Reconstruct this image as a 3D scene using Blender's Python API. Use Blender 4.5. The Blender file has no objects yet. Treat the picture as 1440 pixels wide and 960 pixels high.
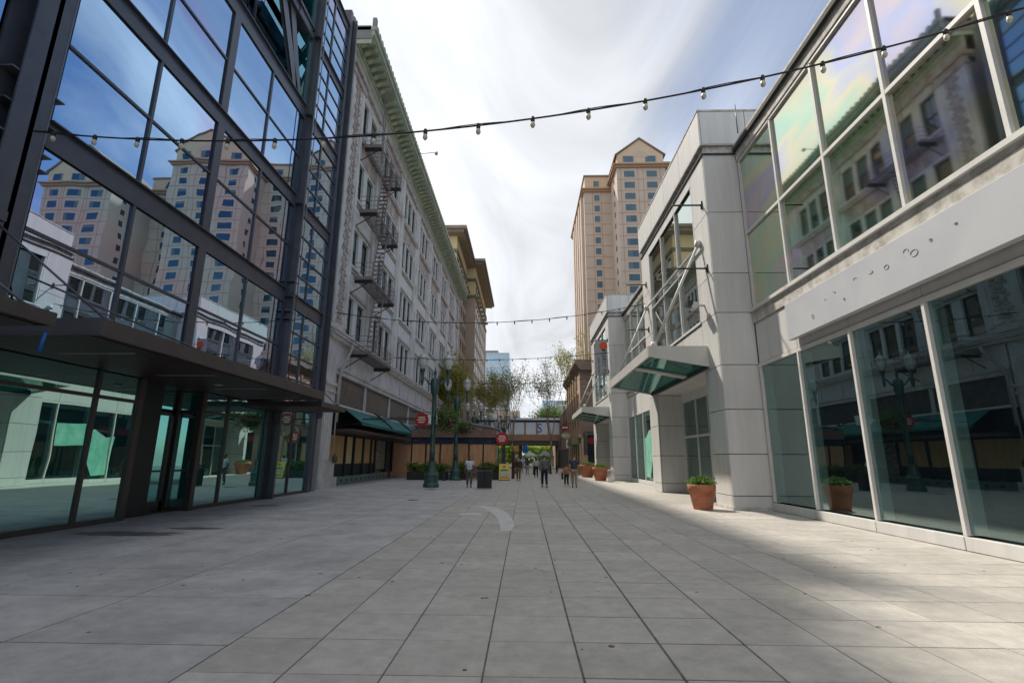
import bpy, bmesh, math, random
import numpy as np
from mathutils import Vector, Matrix, Euler
random.seed(7)
R = random.Random(11)
S = bpy.context.scene
C = S.collection
rad = math.radians

# ------------------------------------------------------------------ camera
cd = bpy.data.cameras.new("camera"); cam = bpy.data.objects.new("camera", cd); C.objects.link(cam)
cd.sensor_width = 36.0; cd.lens = 17.675; cd.clip_start = 0.05; cd.clip_end = 3000
def _n(v):
    v = np.array(v, float); return v/np.linalg.norm(v)
_F = 707.0
_Z = _n((17, -3030, _F)); _Y = _n((18, 165, _F)); _Y = _n(_Y-_Z*(_Y@_Z)); _X = np.cross(_Y, _Z)
if _X[0] < 0: _X = -_X
_R = np.array([_X, _Y, _Z])
rt, up, bk = _R@np.array([1, 0, 0]), _R@np.array([0, -1, 0]), _R@np.array([0, 0, -1])
cam.matrix_world = Matrix(((rt[0], up[0], bk[0], 0), (rt[1], up[1], bk[1], 0), (rt[2], up[2], bk[2], 1.6), (0, 0, 0, 1)))
S.camera = cam

# ------------------------------------------------------------------ sky and sun
SUN_EL = rad(49.5); SUN_AZ = math.atan2(-0.59, 0.81)
W = bpy.data.worlds.new("World"); S.world = W; W.use_nodes = True
nt = W.node_tree; N = nt.nodes; L = nt.links; N.clear()
wo = N.new('ShaderNodeOutputWorld'); bg = N.new('ShaderNodeBackground')
sky = N.new('ShaderNodeTexSky'); sky.sky_type = 'NISHITA'; sky.sun_disc = False
sky.sun_elevation = SUN_EL; sky.sun_rotation = SUN_AZ; sky.air_density = 1.0; sky.dust_density = 0.6; sky.ozone_density = 2.5
tc = N.new('ShaderNodeTexCoord'); sep = N.new('ShaderNodeSeparateXYZ'); L.new(tc.outputs['Generated'], sep.inputs[0])
def wm(op, a, b=None, clamp=False):
    m = N.new('ShaderNodeMath'); m.operation = op; m.use_clamp = clamp
    for i, v in enumerate((a, b)):
        if v is None: continue
        if isinstance(v, (int, float)): m.inputs[i].default_value = v
        else: L.new(v, m.inputs[i])
    return m.outputs[0]
zz = wm('ADD', wm('MAXIMUM', sep.outputs[2], 0.0), 0.18)
cv = N.new('ShaderNodeCombineXYZ'); L.new(wm('DIVIDE', sep.outputs[0], zz), cv.inputs[0]); L.new(wm('DIVIDE', sep.outputs[1], zz), cv.inputs[1])
mp = N.new('ShaderNodeMapping'); mp.inputs['Scale'].default_value = (1.25, 0.5, 1); mp.inputs['Rotation'].default_value = (0, 0, rad(-25)); L.new(cv.outputs[0], mp.inputs[0])
n1 = N.new('ShaderNodeTexNoise'); n1.inputs['Scale'].default_value = 1.5; n1.inputs['Detail'].default_value = 9; n1.inputs['Roughness'].default_value = 0.6; n1.inputs['Distortion'].default_value = 0.8; L.new(mp.outputs[0], n1.inputs['Vector'])
n2 = N.new('ShaderNodeTexNoise'); n2.inputs['Scale'].default_value = 1.6; n2.inputs['Detail'].default_value = 7; n2.inputs['Distortion'].default_value = 0.9; L.new(mp.outputs[0], n2.inputs['Vector'])
# coverage: a thick veil to the left (sunward), thinning to the right
side = wm('MULTIPLY', wm('MAXIMUM', wm('SUBTRACT', sep.outputs[0], 0.28), -0.22), -2.4)
cov = wm('ADD', wm('ADD', wm('MULTIPLY', n1.outputs[0], 2.2), side), -0.30, True)
bri = wm('ADD', wm('ADD', wm('MULTIPLY', n2.outputs[0], 0.92), wm('MULTIPLY', sep.outputs[0], -0.18)), 0.10)
ccol = N.new('ShaderNodeMixRGB'); ccol.blend_type = 'MULTIPLY'; ccol.inputs[0].default_value = 1
cc = N.new('ShaderNodeCombineXYZ'); [L.new(bri, cc.inputs[i]) for i in range(3)]
ccol.inputs[1].default_value = (0.965, 1.0, 1.055, 1); L.new(cc.outputs[0], ccol.inputs[2])
skm = N.new('ShaderNodeMixRGB'); skm.blend_type = 'MULTIPLY'; skm.inputs[0].default_value = 1; skm.inputs[2].default_value = (0.080, 0.083, 0.088, 1)
L.new(sky.outputs[0], skm.inputs[1])
mx = N.new('ShaderNodeMixRGB'); L.new(cov, mx.inputs[0]); L.new(skm.outputs[0], mx.inputs[1]); L.new(ccol.outputs[0], mx.inputs[2])
L.new(mx.outputs[0], bg.inputs[0]); bg.inputs[1].default_value = 1.0; L.new(bg.outputs[0], wo.inputs[0])

sd = bpy.data.lights.new("sun", 'SUN'); sd.energy = 2.9; sd.angle = rad(2.0); sd.color = (1.0, 0.92, 0.8)
so = bpy.data.objects.new("sun", sd); C.objects.link(so)
so.rotation_euler = Vector((0.59, -0.81, -1.17)).to_track_quat('-Z', 'Y').to_euler(); so.location = (0, 0, 60)
S.view_settings.view_transform = 'Standard'; S.view_settings.look = 'None'; S.view_settings.exposure = 0.80; S.view_settings.gamma = 1
S.cycles.max_bounces = 8; S.cycles.glossy_bounces = 5; S.cycles.transparent_max_bounces = 12
S.cycles.caustics_reflective = False; S.cycles.caustics_refractive = False
S.cycles.sample_clamp_indirect = 4; S.cycles.use_denoising = True

# ------------------------------------------------------------------ materials
def mat(name, c, rough=0.7, c2=None, scale=3.0, bump=0.0, bscale=20.0, metal=0.0, stretch=(1, 1, 1), rnd=0.0, spec=0.4, mix=(0.35, 0.65), detail=6, objco=True, tint=None, speck=0.0):
    m = bpy.data.materials.new(name); m.use_nodes = True
    t = m.node_tree; n = t.nodes; l = t.links
    p = n['Principled BSDF']; p.inputs['Roughness'].default_value = rough; p.inputs['Metallic'].default_value = metal
    p.inputs['Specular IOR Level'].default_value = spec
    out = None
    co = n.new('ShaderNodeNewGeometry').outputs['Position'] if not objco else n.new('ShaderNodeTexCoord').outputs['Object']
    mpn = n.new('ShaderNodeMapping'); mpn.inputs['Scale'].default_value = stretch; l.new(co, mpn.inputs[0])
    if rnd and objco:
        oi = n.new('ShaderNodeObjectInfo'); sc = n.new('ShaderNodeMath'); sc.operation = 'MULTIPLY'; sc.inputs[1].default_value = 37.0
        l.new(oi.outputs['Random'], sc.inputs[0]); cx = n.new('ShaderNodeCombineXYZ'); l.new(sc.outputs[0], cx.inputs[0]); l.new(sc.outputs[0], cx.inputs[1]); l.new(cx.outputs[0], mpn.inputs['Location'])
    if c2 is not None:
        nz = n.new('ShaderNodeTexNoise'); nz.inputs['Scale'].default_value = scale; nz.inputs['Detail'].default_value = detail; nz.inputs['Roughness'].default_value = 0.6
        l.new(mpn.outputs[0], nz.inputs['Vector'])
        rp = n.new('ShaderNodeValToRGB'); rp.color_ramp.elements[0].position = mix[0]; rp.color_ramp.elements[1].position = mix[1]
        rp.color_ramp.elements[0].color = (*c, 1); rp.color_ramp.elements[1].color = (*c2, 1)
        l.new(nz.outputs[0], rp.inputs[0]); out = rp.outputs[0]
    else:
        rg = n.new('ShaderNodeRGB'); rg.outputs[0].default_value = (*c, 1); out = rg.outputs[0]
    if rnd:
        oi2 = n.new('ShaderNodeObjectInfo'); mr = n.new('ShaderNodeMapRange'); mr.inputs[3].default_value = 1-rnd; mr.inputs[4].default_value = 1+rnd
        l.new(oi2.outputs['Random'], mr.inputs[0]); hv = n.new('ShaderNodeHueSaturation'); l.new(mr.outputs[0], hv.inputs['Value']); l.new(out, hv.inputs['Color']); out = hv.outputs[0]
    if speck:
        sn = n.new('ShaderNodeTexNoise'); sn.inputs['Scale'].default_value = 95; sn.inputs['Detail'].default_value = 4; sn.inputs['Roughness'].default_value = .75
        s2 = n.new('ShaderNodeTexNoise'); s2.inputs['Scale'].default_value = 5.5; s2.inputs['Detail'].default_value = 9; s2.inputs['Roughness'].default_value = .7
        gp_ = n.new('ShaderNodeNewGeometry'); l.new(gp_.outputs['Position'], sn.inputs['Vector']); l.new(gp_.outputs['Position'], s2.inputs['Vector'])
        sm1 = n.new('ShaderNodeMath'); sm1.operation = 'ADD'; l.new(sn.outputs[0], sm1.inputs[0]); l.new(s2.outputs[0], sm1.inputs[1])
        m1 = n.new('ShaderNodeMapRange'); m1.inputs[1].default_value = .7; m1.inputs[2].default_value = 1.3; m1.inputs[3].default_value = 1-speck; m1.inputs[4].default_value = 1+speck; l.new(sm1.outputs[0], m1.inputs[0])
        h2 = n.new('ShaderNodeHueSaturation'); l.new(m1.outputs[0], h2.inputs['Value']); l.new(out, h2.inputs['Color']); out = h2.outputs[0]
    l.new(out, p.inputs['Base Color'])
    if bump:
        nb = n.new('ShaderNodeTexNoise'); nb.inputs['Scale'].default_value = bscale; nb.inputs['Detail'].default_value = 5; l.new(mpn.outputs[0], nb.inputs['Vector'])
        b = n.new('ShaderNodeBump'); b.inputs['Strength'].default_value = bump; b.inputs['Distance'].default_value = 0.02
        l.new(nb.outputs[0], b.inputs['Height']); l.new(b.outputs[0], p.inputs['Normal'])
    return m

def glass(name, refl, trans, base, fac0, fac90, wave=0.0, transparent=0.0, film=False, rough=0.0, wscale=0.6):
    """reflective glazing: mirror-like coat over a (partly clear) tinted body"""
    m = bpy.data.materials.new(name); m.use_nodes = True
    t = m.node_tree; n = t.nodes; l = t.links; n.clear()
    o = n.new('ShaderNodeOutputMaterial'); g = n.new('ShaderNodeBsdfGlossy'); g.inputs['Roughness'].default_value = rough
    g.inputs['Color'].default_value = (*refl, 1)
    d = n.new('ShaderNodeBsdfDiffuse'); d.inputs['Color'].default_value = (*base, 1)
    body = d.outputs[0]
    if transparent:
        tr = n.new('ShaderNodeBsdfTransparent'); tr.inputs['Color'].default_value = (*trans, 1)
        mb_ = n.new('ShaderNodeMixShader'); mb_.inputs[0].default_value = transparent; l.new(d.outputs[0], mb_.inputs[1]); l.new(tr.outputs[0], mb_.inputs[2]); body = mb_.outputs[0]
    lw = n.new('ShaderNodeLayerWeight'); lw.inputs['Blend'].default_value = 0.35
    mr = n.new('ShaderNodeMapRange'); mr.inputs[3].default_value = fac0; mr.inputs[4].default_value = fac90; l.new(lw.outputs['Facing'], mr.inputs[0])
    ms = n.new('ShaderNodeMixShader'); l.new(mr.outputs[0], ms.inputs[0]); l.new(body, ms.inputs[1]); l.new(g.outputs[0], ms.inputs[2]); l.new(ms.outputs[0], o.inputs[0])
    tco = n.new('ShaderNodeTexCoord'); oi = n.new('ShaderNodeObjectInfo'); ad = n.new('ShaderNodeVectorMath'); ad.operation = 'ADD'
    l.new(tco.outputs['Object'], ad.inputs[0]); sc = n.new('ShaderNodeMath'); sc.operation = 'MULTIPLY'; sc.inputs[1].default_value = 50; l.new(oi.outputs['Random'], sc.inputs[0])
    cx = n.new('ShaderNodeCombineXYZ'); l.new(sc.outputs[0], cx.inputs[0]); l.new(sc.outputs[0], cx.inputs[2]); l.new(cx.outputs[0], ad.inputs[1])
    if wave:
        nz = n.new('ShaderNodeTexNoise'); nz.inputs['Scale'].default_value = wscale; nz.inputs['Detail'].default_value = 0.5; l.new(ad.outputs[0], nz.inputs['Vector'])
        b = n.new('ShaderNodeBump'); b.inputs['Strength'].default_value = 1.0; b.inputs['Distance'].default_value = wave; l.new(nz.outputs[0], b.inputs['Height']); l.new(b.outputs[0], g.inputs['Normal'])
    if film:
        ge = n.new('ShaderNodeNewGeometry'); mp_ = n.new('ShaderNodeMapping'); mp_.inputs['Rotation'].default_value = (rad(-38), 0, 0); mp_.inputs['Scale'].default_value = (.3, .12, .30); l.new(ge.outputs['Position'], mp_.inputs[0])
        nz = n.new('ShaderNodeTexNoise'); nz.inputs['Scale'].default_value = 0.8; nz.inputs['Detail'].default_value = 3; nz.inputs['Distortion'].default_value = 0.5; l.new(mp_.outputs[0], nz.inputs['Vector'])
        rp = n.new('ShaderNodeValToRGB'); e = rp.color_ramp.elements
        cols = film
        e[0].position = .3; e[0].color = (*cols[0], 1); e[1].position = .7; e[1].color = (*cols[-1], 1)
        for i, c_ in enumerate(cols[1:-1]):
            q = e.new(.3+.4*(i+1)/(len(cols)-1)); q.color = (*c_, 1)
        l.new(nz.outputs[0], rp.inputs[0]); l.new(rp.outputs[0], g.inputs['Color'])
    return m

M = {}
M['paver'] = mat('paver_concrete', (0.40, 0.38, 0.35), .78, (0.50, 0.475, 0.435), 2.2, .35, 60, speck=.22, rnd=.09, spec=.35, mix=(.3, .7))
M['slab'] = mat('slab_concrete', (0.33, 0.325, 0.32), .7, (0.49, 0.48, 0.465), 1.1, .35, 50, speck=.24, rnd=.04, spec=.4, mix=(.3, .62), objco=False)
M['joint'] = mat('joint_dirt', (0.09, 0.083, 0.075), .95, (0.19, 0.175, 0.155), 6, objco=False)
M['inlay'] = mat('pale_inlay', (0.5, 0.5, 0.48), .7, (0.62, 0.61, 0.58), 4, .1)
M['ground'] = mat('ground_asphalt', (0.16, 0.16, 0.155), .9, (0.22, 0.215, 0.21), .3, objco=False)
M['iron'] = mat('cast_iron', (0.08, 0.075, 0.07), .55, (0.13, 0.11, 0.09), 20, metal=.5)
M['stain'] = mat('dark_stain', (0.10, 0.085, 0.075), .55, (0.2, 0.185, 0.17), 3)
M['steel'] = mat('navy_steel', (0.060, 0.066, 0.082), .33, (0.085, 0.090, 0.108), 2, spec=.55)
M['steel_l'] = mat('edge_steel', (0.16, 0.17, 0.19), .35, metal=.3)
M['bronze'] = mat('bronze_metal', (0.055, 0.042, 0.04), .42, (0.075, 0.058, 0.055), 2, spec=.5)
M['soffit'] = mat('brown_soffit', (0.045, 0.026, 0.022), .5, (0.06, 0.035, 0.03), 3, stretch=(1, 12, 1))
M['strip'] = mat('light_strip', (0.45, 0.43, 0.4), .4)
M['glass_up'] = glass('blue_mirror_glass', (.50, .68, .98), (.5, .6, .7), (.012, .018, .03), (.84), .98, wave=.0035, wscale=.8,
                      film=[(.55, .62, .84), (.44, .64, .86), (.50, .70, .88), (.58, .62, .82), (.46, .66, .88)])
M['glass_lo'] = glass('teal_mirror_glass', (.60, .93, .90), (.3, .5, .5), (.012, .105, .11), .55, .92, wave=.0028, wscale=.8)
M['white'] = mat('white_panel', (0.56, 0.555, 0.535), .5, (0.70, 0.695, 0.675), 1.6, bump=.05, bscale=3, rnd=.04, spec=.35, mix=(.15, .7), stretch=(2.2, 2.2, .22))
M['whitef'] = mat('white_frame', (0.66, 0.655, 0.63), .45, (0.74, 0.73, 0.70), 2)
M['finw'] = mat('fin_white', (0.80, 0.83, 0.80), .5)
M['gasket'] = mat('dark_gasket', (0.05, 0.05, 0.048), .8)
M['weather'] = mat('weathered_white', (0.36, 0.34, 0.30), .75, (0.62, 0.60, 0.55), 3.5, .15, 25, mix=(.35, .6))
M['rgl_up'] = glass('iridescent_glass', (.8, .85, .75), (.5, .6, .55), (.02, .03, .028), .66, .92, rough=.035, wave=.004, transparent=.5,
                    film=[(.80, .90, .70), (.96, .78, .86), (.68, .94, .72), (1.0, .92, .66), (.74, .76, .98), (.94, .80, .84), (.80, .97, .74)])
M['rgl_lo'] = glass('greenish_shop_glass', (.74, .90, .86), (.68, .80, .80), (.035, .055, .08), .12, .50, wave=.003, transparent=.95)
M['rgl_mid'] = glass('grey_window_glass', (.85, .92, .85), (.4, .5, .46), (.04, .045, .04), .42, .9, wave=.002, transparent=.4)
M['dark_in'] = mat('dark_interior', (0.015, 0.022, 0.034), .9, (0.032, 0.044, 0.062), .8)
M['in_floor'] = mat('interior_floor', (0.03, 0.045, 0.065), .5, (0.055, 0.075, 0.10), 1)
M['signw'] = mat('blank_sign_white', (0.50, 0.52, 0.56), .45, (0.56, 0.58, 0.61), .7)
M['mark'] = mat('glue_mark', (0.3, 0.3, 0.31), .8)
M['tc'] = mat('terracotta_white', (0.50, 0.455, 0.42), .65, (0.72, 0.69, 0.65), 1.6, .2, 14, stretch=(1, 1, .45), mix=(.3, .62), objco=False, spec=.3)
M['tc2'] = mat('terracotta_panel', (0.64, 0.61, 0.58), .65, (0.76, 0.73, 0.69), 1.2, .12, 14, mix=(.3, .65), objco=False)
M['tcp'] = mat('terracotta_stained', (0.34, 0.25, 0.215), .7, (0.53, 0.48, 0.44), 2.2, .25, 10, stretch=(1, 1, .5), mix=(.35, .6), objco=False)
M['green_c'] = mat('cornice_green', (0.30, 0.345, 0.255), .6, (0.43, 0.475, 0.365), 1.5, .1, 12, objco=False)
M['green_d'] = mat('cornice_shade_green', (0.20, 0.22, 0.13), .7, (0.27, 0.29, 0.18), 2)
M['roofgrey'] = mat('roof_membrane', (0.22, 0.215, 0.21), .9, (0.28, 0.27, 0.26), 1)
M['sash'] = mat('dark_green_sash', (0.025, 0.05, 0.045), .45)
M['wglass'] = glass('old_window_glass', (.8, .85, .85), (.3, .3, .3), (.012, .018, .018), .10, .55, wave=.003)
M['feiron'] = mat('fire_escape_iron', (0.17, 0.155, 0.15), .65, (0.26, 0.22, 0.21), 6, spec=.3)
M['fedark'] = mat('fire_escape_dark', (0.05, 0.045, 0.045), .8)
M['awn'] = mat('teal_awning', (0.025, 0.155, 0.145), .75, (0.035, 0.20, 0.185), 2)
M['navy'] = mat('navy_bracket', (0.01, 0.02, 0.06), .6)
M['mura'] = mat('marbled_pane', (0.075, 0.068, 0.07), .28, (0.17, 0.15, 0.15), 2.6, .0, 20, detail=9, mix=(.4, .75), objco=False, spec=.5)
M['paper'] = mat('tan_window_paper', (0.55, 0.34, 0.14), .85, (0.68, 0.46, 0.22), 1.2, .2, 3, stretch=(1, 3, .6), objco=False)
M['cream'] = mat('cream_paper', (0.66, 0.52, 0.28), .85, (0.72, 0.60, 0.36), 2)
M['darkfr'] = mat('dark_frame', (0.022, 0.028, 0.03), .5)
M['gtile'] = mat('green_base_tile', (0.13, 0.19, 0.165), .35, (0.20, 0.26, 0.225), 3, objco=False)
M['poster'] = mat('mosaic_poster', (0.06, 0.08, 0.07), .6, (0.50, 0.46, 0.36), 9, mix=(.42, .58), objco=False)
M['hotel'] = mat('hotel_stucco', (0.44, 0.355, 0.285), .85, (0.50, 0.405, 0.33), .15, objco=False)
M['hotel2'] = mat('hotel_stucco_tan', (0.52, 0.385, 0.255), .85, (0.57, 0.43, 0.30), .15, objco=False)
M['hotelc'] = mat('hotel_cornice', (0.36, 0.23, 0.15), .8)
M['hrim'] = mat('hotel_window_surround', (0.50, 0.40, 0.32), .85)
M['hline'] = mat('hotel_reveal', (0.30, 0.18, 0.13), .9)
M['hglass'] = glass('hotel_window_glass', (.5, .72, .85), (.3, .3, .3), (.012, .035, .055), .10, .5)
M['hcurt'] = mat('hotel_curtain', (0.10, 0.15, 0.18), .8)
M['hroof'] = mat('hotel_roof', (0.24, 0.19, 0.15), .8)
M['br'] = mat('brown_tower_wall', (0.34, 0.255, 0.185), .85, (0.41, 0.31, 0.23), .3, objco=False)
M['brt'] = mat('tower_top_tan', (0.56, 0.43, 0.23), .85, (0.6, 0.47, 0.27), .4, objco=False)
M['eave'] = mat('brown_eave', (0.20, 0.165, 0.125), .8, (0.25, 0.205, 0.155), 1)
M['tgl'] = glass('far_tower_glass', (.6, .8, .95), (.3, .3, .3), (.03, .10, .14), .45, .8)
M['tfr'] = mat('far_tower_frame', (0.62, 0.66, 0.68), .6)
M['ital'] = mat('italianate_stucco', (0.47, 0.325, 0.225), .85, (0.54, 0.385, 0.275), 1.2, objco=False)
M['italside'] = mat('italianate_brick', (0.25, 0.185, 0.15), .9, (0.31, 0.235, 0.19), 2.5, objco=False)
M['italcor'] = mat('italianate_cornice', (0.24, 0.17, 0.125), .8, (0.3, 0.215, 0.16), 2)
M['lamp'] = mat('dark_green_lamp_post', (0.018, 0.065, 0.055), .35, (0.028, 0.085, 0.07), 5, spec=.6)
M['globe'] = mat('frosted_lamp_glass', (0.5, 0.51, 0.5), .25, (0.6, 0.6, 0.58), 3, spec=.6)
M['cap'] = mat('lamp_cap_metal', (0.40, 0.43, 0.43), .4, metal=.4)
M['leaf1'] = mat('leaf_dark', (0.035, 0.075, 0.016), .6, (0.075, 0.13, 0.028), 3)
M['leafg'] = mat('leaf_mid_green', (0.06, 0.14, 0.022), .6, (0.11, 0.21, 0.04), 3)
M['leaf2'] = mat('leaf_bright', (0.10, 0.19, 0.03), .55, (0.15, 0.25, 0.05), 3)
M['leafy'] = mat('leaf_yellow_green', (0.30, 0.29, 0.05), .6, (0.42, 0.38, 0.09), 2)
M['leafs'] = mat('leaf_spring', (0.26, 0.28, 0.09), .6, (0.38, 0.36, 0.14), 3)
M['flower'] = mat('pink_flower', (0.60, 0.20, 0.30), .6, (0.72, 0.45, 0.42), 5)
M['bark'] = mat('bark', (0.17, 0.12, 0.085), .9, (0.26, 0.20, 0.15), 4, .4, 12, stretch=(3, 3, .5))
M['terra'] = mat('terracotta_pot', (0.38, 0.12, 0.06), .7, (0.54, 0.23, 0.13), 2.2, .15, 10, stretch=(1, 1, 2.2), mix=(.3, .7))
M['soil'] = mat('soil', (0.05, 0.035, 0.025), .95)
M['black'] = mat('black_metal', (0.02, 0.02, 0.021), .5, (0.03, 0.03, 0.03), 5)
M['red'] = mat('red_sign', (0.48, 0.022, 0.018), .5)
M['redd'] = mat('dark_red_sign', (0.36, 0.02, 0.03), .5)
M['wpaint'] = mat('white_paint', (0.8, 0.8, 0.78), .5)
M['yel'] = mat('yellow_board', (0.70, 0.56, 0.12), .5)
M['yelb'] = mat('pale_blue_print', (0.42, 0.58, 0.5), .5)
M['orange'] = mat('orange_print', (0.62, 0.26, 0.05), .5)
M['skin'] = mat('skin', (0.42, 0.24, 0.17), .55)
M['skind'] = mat('skin_dark', (0.20, 0.11, 0.075), .55)
M['hair'] = mat('dark_hair', (0.015, 0.012, 0.01), .6)
M['hairg'] = mat('grey_brown_hair', (0.11, 0.075, 0.055), .7)
M['sh_white'] = mat('white_blue_shirt', (0.66, 0.70, 0.76), .8, (0.35, 0.47, 0.66), 5, mix=(.48, .6))
M['sh_grey'] = mat('grey_jacket', (0.105, 0.115, 0.13), .85, (0.13, 0.14, 0.155), 6)
M['sh_dark'] = mat('charcoal_shirt', (0.05, 0.055, 0.066), .85)
M['sh_brown'] = mat('brown_top', (0.05, 0.03, 0.026), .85)
M['sh_cream'] = mat('cream_top', (0.45, 0.43, 0.4), .85)
M['sh_blue'] = mat('navy_top', (0.04, 0.05, 0.11), .85)
M['sh_lblue'] = mat('pale_blue_top', (0.35, 0.42, 0.5), .85)
M['sh_or'] = mat('orange_top', (0.42, 0.17, 0.07), .85)
M['p_black'] = mat('black_trousers', (0.015, 0.016, 0.022), .85)
M['p_khaki'] = mat('khaki_trousers', (0.33, 0.25, 0.165), .85)
M['p_olive'] = mat('olive_trousers', (0.13, 0.115, 0.06), .85)
M['p_grey'] = mat('grey_trousers', (0.12, 0.105, 0.095), .85)
M['p_lgrey'] = mat('pale_grey_trousers', (0.3, 0.29, 0.28), .85)
M['shoe'] = mat('dark_shoe', (0.02, 0.018, 0.017), .6)
M['shoew'] = mat('white_shoe', (0.6, 0.6, 0.58), .6)
M['wire'] = mat('black_wire', (0.02, 0.02, 0.02), .6)
M['bulb'] = mat('frosted_bulb', (0.62, 0.56, 0.42), .3, spec=.6)
M['cgl'] = glass('teal_canopy_glass', (.6, .85, .8), (.12, .34, .31), (.02, .10, .09), .12, .6, transparent=.82)
M['canopyw'] = mat('canopy_grey_white', (0.52, 0.52, 0.49), .5, (0.58, 0.575, 0.545), 1)
M['gpaper'] = mat('green_film', (0.14, 0.52, 0.38), .5, (0.34, 0.66, 0.53), 1.6)
M['pegrey'] = mat('downpipe_grey', (0.42, 0.40, 0.37), .5)
M['wood'] = mat('patio_wood', (0.50, 0.25, 0.12), .75, (0.64, 0.38, 0.22), 1.5, .1, 20, stretch=(4, 4, .5), objco=False)
M['brn'] = mat('brown_canopy_cloth', (0.20, 0.12, 0.10), .85, (0.25, 0.155, 0.13), 2)
M['planterw'] = mat('dark_planter', (0.03, 0.028, 0.026), .6)
M['brick'] = mat('bridge_brick', (0.34, 0.19, 0.12), .85, (0.40, 0.235, 0.155), 1.5)
M['bridgeg'] = mat('bridge_pale_glass', (0.62, 0.68, 0.72), .25, (0.70, 0.75, 0.78), .7, spec=.6)
M['bridged'] = mat('bridge_dark', (0.09, 0.08, 0.07), .7)
M['bluep'] = mat('blue_print', (0.02, 0.13, 0.45), .5)
M['tent'] = mat('pale_green_tent', (0.52, 0.66, 0.52), .8, (0.65, 0.74, 0.66), 2)
M['sunleaf'] = mat('sunlit_green', (0.28, 0.42, 0.04), .7, (0.38, 0.5, 0.07), 2)
M['chrome'] = mat('steel_rack', (0.55, 0.55, 0.54), .3, metal=.8)
M['menu'] = mat('menu_print', (0.025, 0.025, 0.028), .6, (0.35, 0.35, 0.34), 14, mix=(.52, .62), detail=2)
M['banner'] = mat('banner_grey', (0.36, 0.37, 0.39), .8)
M['lant'] = mat('lantern_orange_red', (0.68, 0.09, 0.03), .6)

for k_ in ('leafg', 'leaf1', 'leaf2', 'leafy', 'leafs', 'sunleaf', 'flower'):
    t_ = M[k_].node_tree; p_ = t_.nodes['Principled BSDF']; tr_ = t_.nodes.new('ShaderNodeBsdfTranslucent'); mx_ = t_.nodes.new('ShaderNodeMixShader'); mx_.inputs[0].default_value = .45
    src = p_.inputs['Base Color'].links[0].from_socket; t_.links.new(src, tr_.inputs['Color'])
    t_.links.new(p_.outputs[0], mx_.inputs[1]); t_.links.new(tr_.outputs[0], mx_.inputs[2]); t_.links.new(mx_.outputs[0], t_.nodes['Material Output'].inputs[0])
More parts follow.
